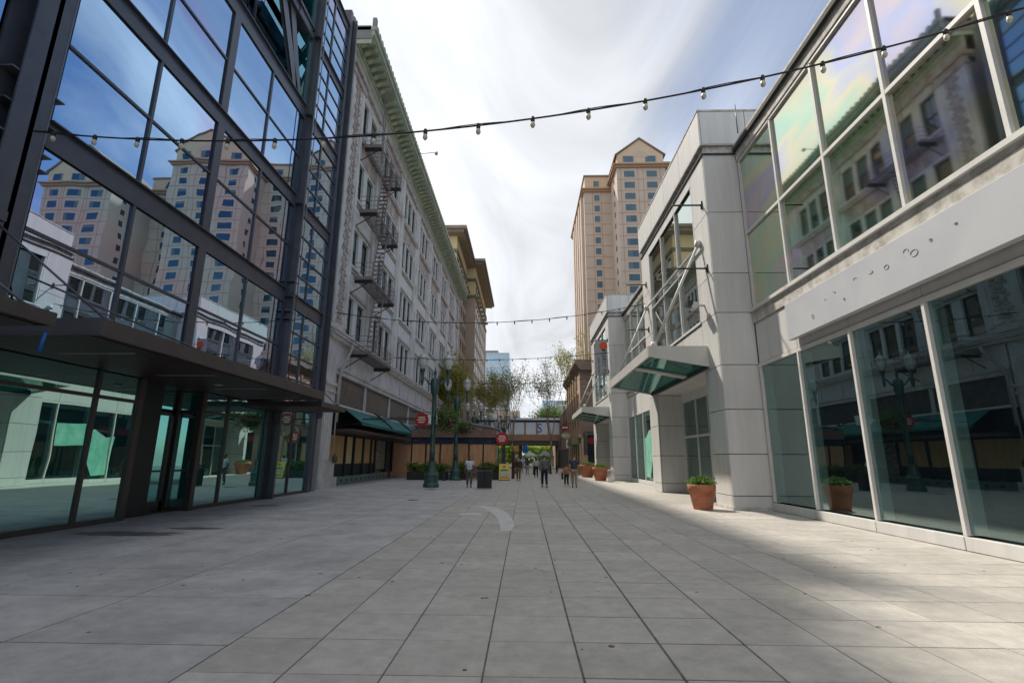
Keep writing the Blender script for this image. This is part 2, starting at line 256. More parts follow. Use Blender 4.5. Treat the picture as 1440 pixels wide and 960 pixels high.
# ------------------------------------------------------------------ mesh helpers
class MB:
    def __init__(s): s.v = []; s.f = []; s.sm = []
    def add(s, vs, fs, smooth=False):
        o = len(s.v); s.v += [tuple(v) for v in vs]; s.f += [tuple(i+o for i in f) for f in fs]; s.sm += [smooth]*len(fs); return s
    def box(s, x0, x1, y0, y1, z0, z1):
        return s.add([(x0, y0, z0), (x1, y0, z0), (x1, y1, z0), (x0, y1, z0), (x0, y0, z1), (x1, y0, z1), (x1, y1, z1), (x0, y1, z1)],
                     [(0, 3, 2, 1), (4, 5, 6, 7), (0, 1, 5, 4), (1, 2, 6, 5), (2, 3, 7, 6), (3, 0, 4, 7)])
    def bar(s, a, b, w, h=None, upv=(0, 0, 1)):
        h = h or w; a = Vector(a); b = Vector(b); d = (b-a).normalized(); u = Vector(upv)
        if abs(d.dot(u)) > .98: u = Vector((1, 0, 0))
        r = d.cross(u).normalized(); u = r.cross(d).normalized(); r *= w/2; u *= h/2
        vs = [a-r-u, a+r-u, a+r+u, a-r+u, b-r-u, b+r-u, b+r+u, b-r+u]
        return s.add(vs, [(0, 1, 2, 3), (7, 6, 5, 4), (0, 4, 5, 1), (1, 5, 6, 2), (2, 6, 7, 3), (3, 7, 4, 0)])
    def tube(s, pts, rs, n=8, cap=True, smooth=True):
        pts = [Vector(p) for p in pts]
        if not isinstance(rs, (list, tuple)): rs = [rs]*len(pts)
        o = len(s.v); vs = []; fs = []
        pr = None
        for i, p in enumerate(pts):
            d = (pts[min(i+1, len(pts)-1)]-pts[max(i-1, 0)]).normalized()
            if pr is None:
                u = Vector((0, 0, 1)) if abs(d.z) < .9 else Vector((1, 0, 0)); pr = d.cross(u).normalized()
            else: pr = (pr-d*pr.dot(d)).normalized()
            q = d.cross(pr)
            for k in range(n):
                a = 2*math.pi*k/n; vs.append(p+(pr*math.cos(a)+q*math.sin(a))*rs[i])
        for i in range(len(pts)-1):
            for k in range(n):
                a = i*n+k; b = i*n+(k+1) % n; fs.append((a, b, b+n, a+n))
        if cap: fs += [tuple(range(n-1, -1, -1)), tuple(range((len(pts)-1)*n, len(pts)*n))]
        return s.add(vs, fs, smooth)
    def lathe(s, prof, cx=0, cy=0, z=0, n=16, smooth=True, flute=0):
        vs = []; fs = []
        for (r, h) in prof:
            for k in range(n):
                a = 2*math.pi*k/n; rr = r*(1-flute*(k % 2)); vs.append((cx+rr*math.cos(a), cy+rr*math.sin(a), z+h))
        m = len(prof)
        for i in range(m-1):
            for k in range(n): fs.append((i*n+k, i*n+(k+1) % n, (i+1)*n+(k+1) % n, (i+1)*n+k))
        fs += [tuple(range(n-1, -1, -1)), tuple(range((m-1)*n, m*n))]
        return s.add(vs, fs, smooth)
    def prism(s, poly, axis, a0, a1):
        """poly of 2D points extruded along axis; (u,v) = the two other axes in order"""
        n = len(poly); vs = []
        for a in (a0, a1):
            for (u, v) in poly: vs.append({0: (a, u, v), 1: (u, a, v), 2: (u, v, a)}[axis])
        fs = [tuple(range(n)), tuple(range(2*n-1, n-1, -1))]+[(i, i+n, (i+1) % n+n, (i+1) % n) for i in range(n)]
        return s.add(vs, fs)
    def mesh(s, name, m, fix=True):
        me = bpy.data.meshes.new(name); me.from_pydata(s.v, [], s.f); me.materials.append(m)
        me.polygons.foreach_set('use_smooth', s.sm)
        if fix:
            b = bmesh.new(); b.from_mesh(me); bmesh.ops.recalc_face_normals(b, faces=b.faces); b.to_mesh(me); b.free()
        me.update(); return me
def link(name, me, parent=None, loc=None):
    o = bpy.data.objects.new(name, me); C.objects.link(o)
    if parent is not None:
        o.parent = parent
        root = parent
        if loc is None or True:
            o.matrix_parent_inverse = INV.get(parent.name, Matrix())
    if loc is not None: o.location = loc
    return o
INV = {}
def tag(o, label=None, cat=None, group=None, kind=None):
    if label: o['label'] = label
    if cat: o['category'] = cat
    if group: o['group'] = group
    if kind: o['kind'] = kind
    return o
def thing(name, label, cat, loc=(0, 0, 0), group=None):
    o = bpy.data.objects.new(name, None); C.objects.link(o); o.location = loc; o.empty_display_size = .3
    INV[o.name] = Matrix.Translation(-Vector(loc))
    return tag(o, label, cat, group)
def part(name, mb, m, parent, label=None, kind=None):
    o = link(name, mb.mesh(name, M[m] if isinstance(m, str) else m), parent)
    if label: o['label'] = label
    if kind: o['kind'] = kind
    return o
_bc = {}
def pbox(name, x0, x1, y0, y1, z0, z1, m, parent, bev=0.0, rot=None):
    """one box-shaped piece as its own object, its mesh shared with equal pieces"""
    dx, dy, dz = x1-x0, y1-y0, z1-z0
    k = (name, round(dx, 3), round(dy, 3), round(dz, 3), m, bev)
    if k not in _bc:
        b = bmesh.new(); bmesh.ops.create_cube(b, size=1)
        for v in b.verts: v.co = Vector((v.co.x*dx, v.co.y*dy, v.co.z*dz))
        if bev: bmesh.ops.bevel(b, geom=b.edges[:], offset=bev, segments=1, affect='EDGES')
        me = bpy.data.meshes.new(name); b.to_mesh(me); b.free(); me.materials.append(M[m]); _bc[k] = me
    o = link(name, _bc[k], parent, ((x0+x1)/2, (y0+y1)/2, (z0+z1)/2))
    if rot: o.rotation_euler = rot
    return o
def copy_tree(o, parent=None, top=None):
    c = o.copy(); C.objects.link(c); c.parent = parent
    for ch in list(o.children): copy_tree(ch, c)
    return c
def proj(p):
    c = _R.T@(np.array(p)-np.array([0, 0, 1.6])); return (720+_F*c[0]/c[2], 480+_F*c[1]/c[2], c[2])
def text_mesh(txt, size, m, ext=0.004):
    cu = bpy.data.curves.new('txt', 'FONT'); cu.body = txt; cu.size = size; cu.extrude = ext; cu.align_x = 'CENTER'; cu.align_y = 'CENTER'
    t = bpy.data.objects.new('txt', cu); C.objects.link(t); bpy.context.view_layer.update()
    me = bpy.data.meshes.new_from_object(t.evaluated_get(bpy.context.evaluated_depsgraph_get()))
    me.materials.clear(); me.materials.append(M[m]); bpy.data.objects.remove(t); bpy.data.curves.remove(cu); return me

# ================================================================== PAVEMENT
g = link('ground', MB().box(-900, 900, -60, 1800, -0.4, -0.06).mesh('ground', M['ground'])); tag(g, kind='structure')
pav = thing('pavement', None, None); pav['kind'] = 'structure'
part('mortar_bed', MB().box(-14.5, 14, -8, 95, -0.08, -0.0045), 'joint', pav)
TP = 0.76; X0 = 0.44-4*TP; 
pm = {}
def paver_mesh(key, w, d, m, g0):
    if key in pm: return pm[key]
    b = bmesh.new(); bmesh.ops.create_cube(b, size=1)
    for v in b.verts: v.co = Vector((v.co.x*(w-g0), v.co.y*(d-g0), v.co.z*.05))
    bmesh.ops.bevel(b, geom=[e for e in b.edges if all(v.co.z > 0 for v in e.verts)], offset=.003, segments=1, affect='EDGES')
    me = bpy.data.meshes.new('paver'); b.to_mesh(me); b.free(); me.materials.append(M[m]); pm[key] = me; return me
cells = []
for i in range(15):
    for j in range(-4, 78):
        x = X0+(i+.5)*TP; y = 4.27+(j+.5)*TP
        if x > 8.1+TP/2 or y > 62: continue
        cells.append((x, y, i))
def inview(x, y):
    for dx in (-.38, .38):
        for dy in (-.38, .38):
            if y+dy < 1.2: continue
            q = proj((x+dx, y+dy, 0))
            if -5 < q[0] < 1445 and q[1] < 965 and q[2] > .3: return True
    return False
vis = sorted([c for c in cells if inview(c[0], c[1])], key=lambda c: c[0]**2+c[1]**2)
near = set(vis[:296]); restm = MB()
for c in cells:
    x, y, i = c
    gx0 = -.5*TP+(.011 if i == 5 else 0.006); gx1 = .5*TP-(.011 if i == 4 else 0.006)
    if c in near:
        o = link('paver', paver_mesh('p%d' % (i in (4, 5)), TP, TP, 'paver', (.014 if i not in (4, 5) else .024)), pav, (x, y, -.025+R.uniform(-.0012, .0012)))
        o.rotation_euler = (R.uniform(-.0012, .0012), R.uniform(-.0012, .0012), 0)
    else: restm.box(x+gx0, x+gx1, y-.5*TP+.006, y+.5*TP-.006, -.05, R.uniform(-.001, .001))
part('paver_field', restm, 'paver', pav, kind='stuff')
SW = 2.02
for i in range(7):
    for j in range(-2, 20):
        x1 = X0-i*SW; y0 = 4.83-2*1.52+j*1.52
        if x1-SW > -14.6 and not (x1 < -10.4 and y0 < 24):
            if i < 4 or y0 > 22:
                o = link('concrete_slab', paver_mesh('s', SW, 1.52, 'slab', .022), pav, (x1-SW/2, y0+.76, -.025+R.uniform(-.0008, .0008)))
sl2 = MB()
for j in range(0, 20):
    for i in range(7):
        x1 = X0-i*SW; y0 = 4.83-2*1.52+20*1.52+j*1.52
        if x1-SW > -14.6: sl2.box(x1-SW+.005, x1-.005, y0+.005, y0+1.515, -.05, 0)
part('far_concrete_slab', sl2, 'slab', pav, kind='stuff')
part('far_walkway', MB().box(-14.5, 14, 62.1, 94, -.05, -.002), 'paver', pav)
# pale curved inlay (crescent) and round covers
arc_o = [(-2.42, 18.42), (-2.05, 18.48), (-1.5, 18.4), (-1.1, 18.05), (-.78, 17.2), (-.5, 15.9), (-.33, 14.4), (-.26, 13.1), (-.32, 12.2)]
arc_i = [(-.55, 12.1), (-.62, 13.2), (-.74, 14.5), (-.95, 15.8), (-1.2, 16.9), (-1.5, 17.8), (-1.85, 18.25), (-2.2, 18.36)]
part('stone_inlay', MB().prism(arc_o+arc_i, 2, -.02, .004), 'inlay', pav, label='pale curved inlay band set in the pavers')
def disc(cx, cy, r, n=28): return [(cx+r*math.cos(2*math.pi*k/n), cy+r*math.sin(2*math.pi*k/n)) for k in range(n)]
part('drain_cover', MB().prism(disc(-1.62, 15.7, .36), 2, -.02, .005), 'inlay', pav)
part('drain_cover', MB().prism(disc(-4.4, 20.6, .22), 2, -.02, .005), 'iron', pav)
part('drain_cover', MB().prism(disc(-5.0, 27.6, .3), 2, -.02, .005), 'iron', pav)
def blob(cx, cy, rx, ry, seed, n=26):
    q = random.Random(seed); return [(cx+rx*math.cos(2*math.pi*k/n)*q.uniform(.7, 1.15), cy+ry*math.sin(2*math.pi*k/n)*q.uniform(.7, 1.15)) for k in range(n)]
for cx, cy, rx, ry, sd_ in ((-8.6, 11.2, 1.3, .35, 1), (-7.6, 12.1, .7, .2, 2), (-8.9, 17.8, .5, .3, 5)):
    part('dirt_stain', MB().prism(blob(cx, cy, rx, ry, sd_), 2, -.01, .0025), 'stain', pav)
for i_ in range(110):
    x = R.uniform(-8, 7.5); y = R.uniform(3.3, 17); r = R.uniform(.010, .034)
    part('gum_spot', MB().prism(blob(x, y, r, r, i_+50, 8), 2, -.01, .003), 'iron' if i_ % 2 else 'stain', pav)

# ================================================================== LEFT GLASS BUILDING
XL = -10.4
lg = thing('glass_office_building', 'dark steel framed office building with blue mirrored glass and a long flat canopy', 'office building', (XL, 10, 0))
part('core_wall', MB().box(-24, XL-.35, -12, 14.7, 0, 27.4).box(-24, XL-1.75, 14.7, 20.4, 0, 27.4).box(-24, XL-.35, 20.4, 25.4, 0, 27.4), 'darkfr', lg)
mainb = [9.37, 11.95, 14.6, 15.0, 17.48, 20.4]
leftb = [-9.0, -6.2, -3.4, -.5, 2.4, 5.2, 8.05]
rightb = [20.98, 22.5, 24.45]
zones = [(3.97, 6.22, 8.10), (8.75, 10.72, 12.60), (13.18, 15.10, 17.10), (17.80, 19.7, 21.5), (22.05, 24.0, 25.9)]
def pane(y0, y1, z0, z1, x=XL, m='glass_up', par=lg, name='glass_pane', tilt=.0035):
    return pbox(name, x-.03, x, y0, y1, z0, z1, m, par, rot=(0, R.uniform(-tilt, tilt), R.uniform(-tilt, tilt)))
def mull(y0, y1, z0, z1, xo=.05, m='steel', par=lg, name='mullion', x=XL): return pbox(name, x-.12, x+xo, y0, y1, z0, z1, m, par)
for bl in (leftb, mainb, rightb):
    for a, b in zip(bl[:-1], bl[1:]):
        if abs(b-a) < .5: continue
        for zi, (z0, zt, z1) in enumerate(zones):
            rec = bl is mainb and zi >= 3
            xx = XL-1.15 if rec else XL
            rows = [z0, zt, z1] if bl is not rightb else [z0+(z1-z0)*k/4 for k in range(5)]
            for c, d in zip(rows[:-1], rows[1:]): pane(a+.04, b-.04, c+.03, d-.03, xx)
    for zi, (z0, zt, z1) in enumerate(zones):
        rec = bl is mainb and zi >= 3
        xx = XL-1.15 if rec else XL
        rows = [zt] if bl is not rightb else [z0+(z1-z0)*k/4 for k in (1, 2, 3)]
        for r_ in rows: pbox('transom', xx-.1, xx+.045, bl[0], bl[-1], r_-.035, r_+.035, 'steel', lg)
        for b in bl[1:-1]:
            if b in (14.6, 15.0): continue
            mull(b-.045, b+.045, z0, z1, x=xx)
        if bl is mainb: mull(14.62, 14.98, z0, z1, .07, name='post', x=xx)
for bl in (leftb, mainb, rightb):
    for k_, (z0, z1) in enumerate(((8.10, 8.75), (12.60, 13.18), (17.10, 17.80), (21.5, 22.05), (25.9, 26.5))):
        y0, y1 = bl[0]-.02, bl[-1]+.02
        dep = .12
        part('spandrel_beam', MB().box(XL-.3, XL+.01, y0, y1, z0+.035, z1-.035).box(XL-.3, XL+dep, y0, y1, z1-.035, z1).box(XL-.3, XL+.06, y0, y1, z0, z0+.035), 'steel', lg)
part('parapet_glass', MB().box(XL-1.4, XL-1.36, -10, 24.4, 26.5, 29.4), 'glass_lo', lg)
part('roof_slab', MB().box(-24, XL-.2, -12, 25.5, 26.5, 27.1), 'steel', lg)
# recess reveals and diagonal braces of the upper storeys
part('recess_reveal', MB().box(XL-1.25, XL+.02, 20.0, 20.4, 17.8, 26.4), 'glass_lo', lg)
part('recess_reveal', MB().box(XL-1.25, XL+.02, 9.3, 9.5, 17.8, 26.4), 'glass_lo', lg)
part('recess_floor', MB().box(XL-1.2, XL-.3, 9.4, 20.3, 17.6, 17.75), 'steel', lg)
for a, b in (((XL-.25, 15.1, 25.9), (XL-.25, 19.7, 17.95)), ((XL-.25, 16.9, 25.9), (XL-.25, 19.95, 17.95)), ((XL-.25, 14.9, 25.9), (XL-.25, 9.8, 17.95))):
    mb = MB().bar(a, b, .10, .42, (0, 1, 0)); part('diagonal_brace', mb, 'steel', lg)
    part('brace_flange', MB().bar(Vector(a)+Vector((.12, 0, 0)), Vector(b)+Vector((.12, 0, 0)), .03, .46, (0, 1, 0)), 'steel_l', lg)
part('recess_gusset', MB().box(XL-.5, XL+.05, 18.9, 20.2, 21.6, 22.3), 'steel', lg)
# exterior H columns: two flanges joined by a web, with stiffener plates
def hcol(y0, y1, z0, z1, out, st=True):
    yc = (y0+y1)/2
    mb = MB().box(XL-.05, XL+.03, y0, y1, z0, z1).box(XL, XL+out, yc-.05, yc+.05, z0, z1).box(XL+out-.04, XL+out, y0+.2, y1-.32, z0, z1)
    part('column', mb, 'steel', lg)
    part('column_edge', MB().box(XL+out-.045, XL+out+.006, y1-.34, y1-.315, z0, z1).box(XL+.02, XL+.045, y1-.03, y1-.01, z0, z1), 'steel_l', lg)
    if st:
        for z in (7.4, 7.75, 8.4, 9.1, 12.8, 17.4, 21.8): part('stiffener', MB().box(XL+.02, XL+out-.03, y0+.05, y1-.05, z-.012, z+.012), 'steel_l' if z in (7.75, 9.1) else 'steel', lg)
hcol(8.10, 9.36, 3.97, 26.5, .36)
hcol(20.40, 20.98, 0.0, 26.5, .36)
part('end_column', MB().box(XL-.6, XL+.12, 24.45, 24.75, 0, 27.6).box(XL-.6, XL-.05, 24.75, 25.2, 0, 27.6).box(XL-.3, XL+.3, 24.95, 25.02, 3.5, 27.3), 'steel', lg)
part('end_pier', MB().box(XL-.9, XL+.02, 25.2, 25.62, 0, 27.9), mat('grey_pier', (0.24, 0.235, 0.25), .6), lg)
part('cable_conduit', MB().tube([(XL+.5, 20.62, 3.9), (XL+.5, 20.62, 27)], .022, 6), 'steel_l', lg)
part('cable_conduit', MB().tube([(XL+.35, 24.9, 3.6), (XL+.35, 24.9, 27)], .022, 6), 'steel_l', lg)
# ground floor
gz = [(0.12, 3.0), (3.06, 3.66)]
for a, b in ((-9, -6.2), (-6.2, -3.4), (-3.4, -.5), (-.5, 2.4), (2.4, 5.2), (5.2, 8.6), (8.6, 11.9), (11.95, 13.3), (16.05, 17.43), (17.47, 20.4), (20.98, 22.5), (22.54, 24.45)):
    for c, d in gz: pane(a+.03, b-.03, c, d, XL, 'glass_lo')
for y in (-6.2, -3.4, -.5, 2.4, 5.2, 8.6, 11.92, 17.45, 22.52): mull(y-.05, y+.05, 0, 3.66, .05, 'bronze')
mull(13.22, 13.42, 0, 3.66, .06, 'bronze', name='post'); mull(15.95, 16.15, 0, 3.66, .06, 'bronze', name='post')
for a, b in ((-9, 13.25), (16.1, 20.4), (20.98, 24.5)):
    pbox('transom', XL-.1, XL+.05, a, b, 2.99, 3.07, 'bronze', lg); pbox('base_rail', XL-.1, XL+.06, a, b, 0, .11, 'bronze', lg)
# recessed entrance
XB = XL-.8
pane(13.4, 14.6, .12, 3.0, XB, 'glass_lo'); pane(13.4, 14.6, 3.06, 3.66, XB, 'glass_lo')
pbox('return_pane', XB+.1, XL-.12, 16.0, 16.03, .12, 2.96, 'glass_lo', lg); pbox('return_pane', XB+.1, XL-.12, 16.0, 16.03, 3.08, 3.64, 'glass_lo', lg)
pbox('return_frame', XB, XL, 15.97, 16.06, 2.96, 3.08, 'bronze', lg); pbox('return_frame', XB, XB+.12, 15.95, 16.06, 0, 3.66, 'bronze', lg); pbox('return_frame', XB, XL, 15.97, 16.06, 0, .12, 'bronze', lg)
dr = part('door', MB().box(XB-.05, XB+.05, 14.65, 14.77, 0, 2.98).box(XB-.05, XB+.05, 15.75, 15.87, 0, 2.98).box(XB-.05, XB+.05, 14.65, 15.87, 2.86, 2.98).box(XB-.05, XB+.05, 14.65, 15.87, 0, .3).box(XB-.03, XB+.03, 14.7, 15.8, 1.15, 1.21), 'bronze', lg)
part('door_glass', MB().box(XB-.02, XB, 14.77, 15.75, .3, 2.86), 'glass_lo', dr)
part('door_handle', MB().tube([(XB+.05, 14.85, .95), (XB+.12, 14.85, .95), (XB+.12, 14.85, 1.5), (XB+.05, 14.85, 1.5)], .016, 6), 'chrome', dr)
pane(14.65, 15.87, 3.06, 3.66, XB, 'glass_lo')
pbox('entrance_soffit', XB, XL, 13.4, 16, 3.66, 3.72, 'soffit', lg)
pbox('return_pane', XB+.05, XL-.12, 13.42, 13.45, .1, 3.64, 'glass_lo', lg)
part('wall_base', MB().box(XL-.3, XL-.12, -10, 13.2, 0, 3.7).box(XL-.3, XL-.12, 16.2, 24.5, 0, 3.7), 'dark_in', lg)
# canopies
def canopy_dark(y0, y1, xf, z0, z1):
    part('canopy', MB().box(XL+.02, xf-.06, y0+.05, y1-.05, z0+.03, z1-.03), 'bronze', lg)
    part('canopy_fascia', MB().box(xf-.06, xf, y0, y1, z0, z1).box(XL+.1, xf-.06, y0, y0+.05, z0, z1).box(XL+.1, xf-.06, y1-.05, y1, z0, z1), 'bronze', lg)
    n = int((y1-y0)/.5); mb = MB()
    k = int((xf-XL-.2)/.155)
    for i in range(k): mb.box(XL+.12+i*.155, XL+.12+i*.155+.145, y0+.06, y1-.06, z0-.004, z0+.028)
    part('soffit_board', mb, 'soffit', lg, kind='stuff')
canopy_dark(8.35, 18.38, -7.42, 3.67, 3.98); canopy_dark(18.42, 20.95, -7.5, 3.45, 3.64); canopy_dark(-9, 7.5, -7.42, 3.6, 3.81)
for y in (9.9, 12.7, 15.3, 17.6): pbox('linear_light', -9.6, -8.0, y-.03, y+.03, 3.655, 3.668, 'strip', lg)
pbox('linear_light', -9.4, -8.2, 19.6, 19.65, 3.44, 3.45, 'strip', lg)
part('downlight', MB().lathe([(.11, 0), (.11, -.03), (.08, -.035)], -8.9, 14.3, 3.665, 14), 'strip', lg)
part("blue_spotlight", MB().tube([(-8.15, 8.1, 3.64), (-8.1, 8.0, 3.3)], [.025, .035], 10), "bluep", lg)
for a, b in (((-9.75, 8.15, 5.85), (-7.6, 8.6, 4.02)), ((-9.75, 7.4, 5.2), (-7.6, 7.2, 3.83)), ((-10.0, 24.2, 4.9), (-7.7, 20.4, 3.7)), ((-10.2, 9.5, 5.2), (-7.7, 12.5, 4.0))):
    part('tie_rod', MB().tube([a, b], .022, 6), 'steel', lg); part('rod_shoe', MB().bar(b, Vector(b)+Vector((.1, 0, -.06)), .09), 'steel', lg)
part('junction_box', MB().box(-9.75, -9.45, 7.75, 8.2, 5.75, 5.95), 'steel', lg)

# ================================================================== TERRACOTTA BUILDING
XT = -11.0
tb = thing('terracotta_building', 'five storey white terracotta building with green bracketed cornice and a fire escape', 'building', (XT, 54, 0))
Y0, Y1 = 27.0, 80.8
part('body_wall', MB().box(-30, XT-.55, Y0, Y1, 4.9, 28.2).box(-30, XT-.9, Y0+.4, Y1, 0, 4.9), 'tc', tb)
part('side_wall', MB().box(-29.9, XT-.06, Y0-.02, Y0+.3, 0, 28.3), 'roofgrey', tb)
floors = [(9.1, 11.6), (13.6, 16.2), (18.2, 21.05), (23.0, 25.85)]
piers = [(27.1, 29.5)]+[(34.3+6.85*k-.9, 34.3+6.85*k+.9) for k in range(7)]+[(79.9, 80.8)]
piers[1] = (33.5, 35.1)
for i, (a, b) in enumerate(piers):
    if i: part('pier', MB().box(XT-.5, XT+.0, a, b, 8.7, 26.5).box(XT-.0, XT+.12, a+.5, b-.5, 8.8, 26.3), 'tc', tb)
# corner pilaster with carved relief
part('corner_pilaster', MB().box(XT-.4, XT+.06, 27.05, 29.45, 8.9, 27.0).box(XT+.06, XT+.14, 27.1, 27.5, 9.2, 26.2).box(XT+.06, XT+.14, 29.0, 29.4, 9.2, 26.2), 'tc', tb)
part('cornice_end', MB().box(XT-.6, XT+1.1, 26.94, 27.1, 27.6, 28.2), 'green_c', tb)
orn = MB()
for k in range(68):
    z = 9.3+k*.25
    orn.box(XT+.06, XT+.11+.03*(k % 2), 27.75+.12*(k % 3), 28.1+.12*(k % 3), z, z+.18).box(XT+.06, XT+.11+.03*((k+1) % 2), 28.35-.1*(k % 2), 28.75-.1*(k % 3), z+.05, z+.2)
part('carved_relief', orn, 'tcp', tb, kind='stuff')
part('pilaster_capital', MB().box(XT-.4, XT+.22, 26.98, 29.55, 25.6, 26.0).box(XT-.4, XT+.3, 26.95, 29.6, 26.2, 26.5), 'tcp', tb)
part('pilaster_foot', MB().box(XT-.5, XT+.22, 26.95, 29.55, 0, .55).box(XT-.5, XT+.12, 27.05, 29.3, .55, 1.4).box(XT-.5, XT+.06, 27.15, 28.6, 1.4, 8.3).box(XT-.5, XT+.16, 27.0, 28.75, 5.6, 5.8).box(XT-.5, XT+.13, 27.05, 28.7, 5.2, 5.35), 'tc', tb)
fl = MB()
for k in range(4): fl.box(XT+.06, XT+.1, 27.3+k*.33, 27.42+k*.33, 1.5, 5.1)
part('pilaster_fluting', fl, 'tc2', tb)
# spandrels, sills, heads
bays = [(piers[i][1], piers[i+1][0]) for i in range(len(piers)-1)]
lvls = [(8.7, 9.1)]+[(floors[k][1], floors[k+1][0]) for k in range(3)]+[(25.85, 26.5)]
for (a, b) in bays:
    for k, (z0, z1) in enumerate(lvls):
        part('spandrel', MB().box(XT-.5, XT-.14, a, b, z0, z1), 'tc', tb)
        if 0 < k < 4:
            if k == 3: part('spandrel_panel', MB().box(XT-.14, XT-.09, a+.1, b-.1, z0+.25, z1-.35), 'tcp', tb)
            else: part('spandrel_panel', MB().box(XT-.14, XT-.10, a+.25, b-.25, z0+.42, z1-.5), 'tc2', tb); part('panel_moulding', MB().box(XT-.14, XT-.03, a, b, z0+.18, z0+.3).box(XT-.14, XT-.06, a, b, z1-.42, z1-.34), 'tcp', tb)
            part('window_sill', MB().box(XT-.3, XT+.05, a, b, z1-.16, z1-.02), 'tc2', tb)
part('string_course', MB().box(XT-.5, XT+.1, 29.5, Y1, 22.35, 22.55).box(XT-.5, XT+.14, 29.5, Y1, 22.55, 22.7), 'tcp', tb)
wf = MB().box(-.09, 0, 0, 1.2, 0, .1).box(-.09, 0, 0, 1.2, 2.4, 2.5).box(-.09, 0, 0, .07, .1, 2.4).box(-.09, 0, 1.13, 1.2, .1, 2.4).box(-.07, 0.01, .07, 1.13, 1.2, 1.28).mesh('window', M['sash'])
wg = MB().box(-.06, -.045, .07, 1.13, .1, 2.4).mesh('pane', M['wglass'])
blind = MB().box(-.044, -.04, .09, 1.11, 1.3, 2.38).mesh('blind', mat('window_blind', (0.14, 0.19, 0.17), .8))
for bi, (a, b) in enumerate(bays):
    w = b-a; n = 2 if w < 4.3 else 3
    cw = 1.36; gp = (w-n*cw)/(n) if n == 3 else .75
    start = a+gp*.5 if n == 3 else a+.3
    for k, (z0, z1) in enumerate(floors):
        for j in range(n):
            y = start+j*(cw+gp)
            o = link('window', wf, tb, (XT-.32, y, z0)); o.scale = (1, 1.36/1.2, (z1-z0)/2.5)
            p_ = bpy.data.objects.new('pane', wg); C.objects.link(p_); p_.parent = o; p_.rotation_euler = (0, 0, R.uniform(-.006, .006))
            if R.random() < .45:
                q_ = bpy.data.objects.new('blind', blind); C.objects.link(q_); q_.parent = o
        for j in range(n+1):
            ya = a if j == 0 else start+j*(cw+gp)-gp
            yb = b if j == n else start+j*(cw+gp)
            if yb-ya > .05: part('window_mullion', MB().box(XT-.45, XT-.16, ya, yb, z0, z1), 'tc2', tb)
# ledge above shop level, frieze and cornice
part('ledge', MB().box(XT-.6, XT+.42, 27.0, Y1, 8.45, 8.62).box(XT-.6, XT+.28, 27.0, Y1, 8.25, 8.45).box(XT-.6, XT+.5, 27.0, Y1, 8.62, 8.72), 'tc', tb)
part('fascia_band', MB().box(XT-.6, XT-.02, 28.8, Y1, 6.9, 8.25), 'tc2', tb)
part('lower_moulding', MB().box(XT-.6, XT+.06, 28.8, Y1, 6.7, 6.9).box(XT-.6, XT+.0, 28.8, Y1, 6.42, 6.68), 'tc', tb)
sm_ = MB()
for k in range(16): pbox('fascia_seam', XT-.02, XT+.004, 31+k*3.2, 31.03+k*3.2, 6.95, 8.2, 'tcp', tb)
part('frieze', MB().box(XT-.6, XT+.08, 26.98, Y1, 26.5, 27.2), 'tcp', tb)
part('green_frieze', MB().box(XT-.6, XT+.12, 26.98, Y1, 27.2, 27.62).box(XT-.6, XT+.24, 26.97, Y1, 27.62, 27.9), 'green_c', tb)
part('cornice_soffit', MB().box(XT-.6, XT+1.2, 26.95, Y1, 28.12, 28.22), 'green_c', tb)
part('cornice', MB().box(XT-.6, XT+1.3, 26.93, Y1+.1, 28.22, 28.6).box(XT-.6, XT+1.42, 26.9, Y1+.15, 28.6, 28.85).box(XT-.9, XT+1.2, 26.93, Y1, 28.85, 28.9), 'green_c', tb)
part('parapet_finial', MB().box(XT+1.1, XT+1.35, 26.95, 27.2, 28.86, 29.6).box(XT-8, XT+1.05, 26.90, 26.925, 27.95, 28.95), 'roofgrey', tb)
brk = MB().prism([(0, 0), (0, .34), (1.0, .34), (1.0, .18), (.55, .12), (.25, -.05)], 1, 0, .34).mesh('cornice_bracket', M['green_c'])
k = 0; y = 27.15
while y < Y1-.3:
    if not (31.9 < y < 32.6): link('cornice_bracket', brk, tb, (XT+.12, y, 27.78))
    y += .72; k += 1
ant = MB()
y = 27.0
while y < Y1: ant.prism([(y, 28.85), (y+.1, 29.02), (y+.24, 29.06), (y+.38, 29.02), (y+.48, 28.85)], 0, XT+1.3, XT+1.42); y += .55
part('antefix_row', ant, 'green_c', tb, kind='stuff')
# shop level: marbled transom panes, awnings, papered shop windows
tp = [28.95, 34.75, 41.2, 48.1, 54.6, 61, 68, 74, 80.6]
for a, b in zip(tp[:-1], tp[1:]):
    pbox('transom_pane', XT-.28, XT-.24, a+.22, b-.0, 4.75, 6.4, 'mura', tb)
    pbox('white_mullion', XT-.3, XT-.12, a-.02, a+.2, 4.6, 6.42, 'whitef', tb)
pbox('white_rail', XT-.3, XT-.1, 28.9, 80, 4.6, 4.74, 'whitef', tb)
shopd = MB().box(XT-.7, XT-.5, 28.9, 80.6, 2.95, 4.6); part('lintel', shopd, 'darkfr', tb)
for a, b, m_, lab in ((29.4, 32.6, 'paper', 'shop window lined with tan cloth'), (32.7, 34.2, 'cream', 'narrow cream papered window'), (34.5, 39.2, 'paper', None), (39.4, 42.4, 'poster', 'shop window covered by a mosaic of posters')):
    o = part('shop_window', MB().box(XT-.62, XT-.58, a, b, .75 if m_ == 'poster' else 1.25, 2.95), m_, tb, label=lab)
for a, b in ((29.4, 34.2), (34.5, 39.2)): pbox('stall_riser_pane', XT-.62, XT-.57, a, b, .55, 1.25, 'darkfr', tb)
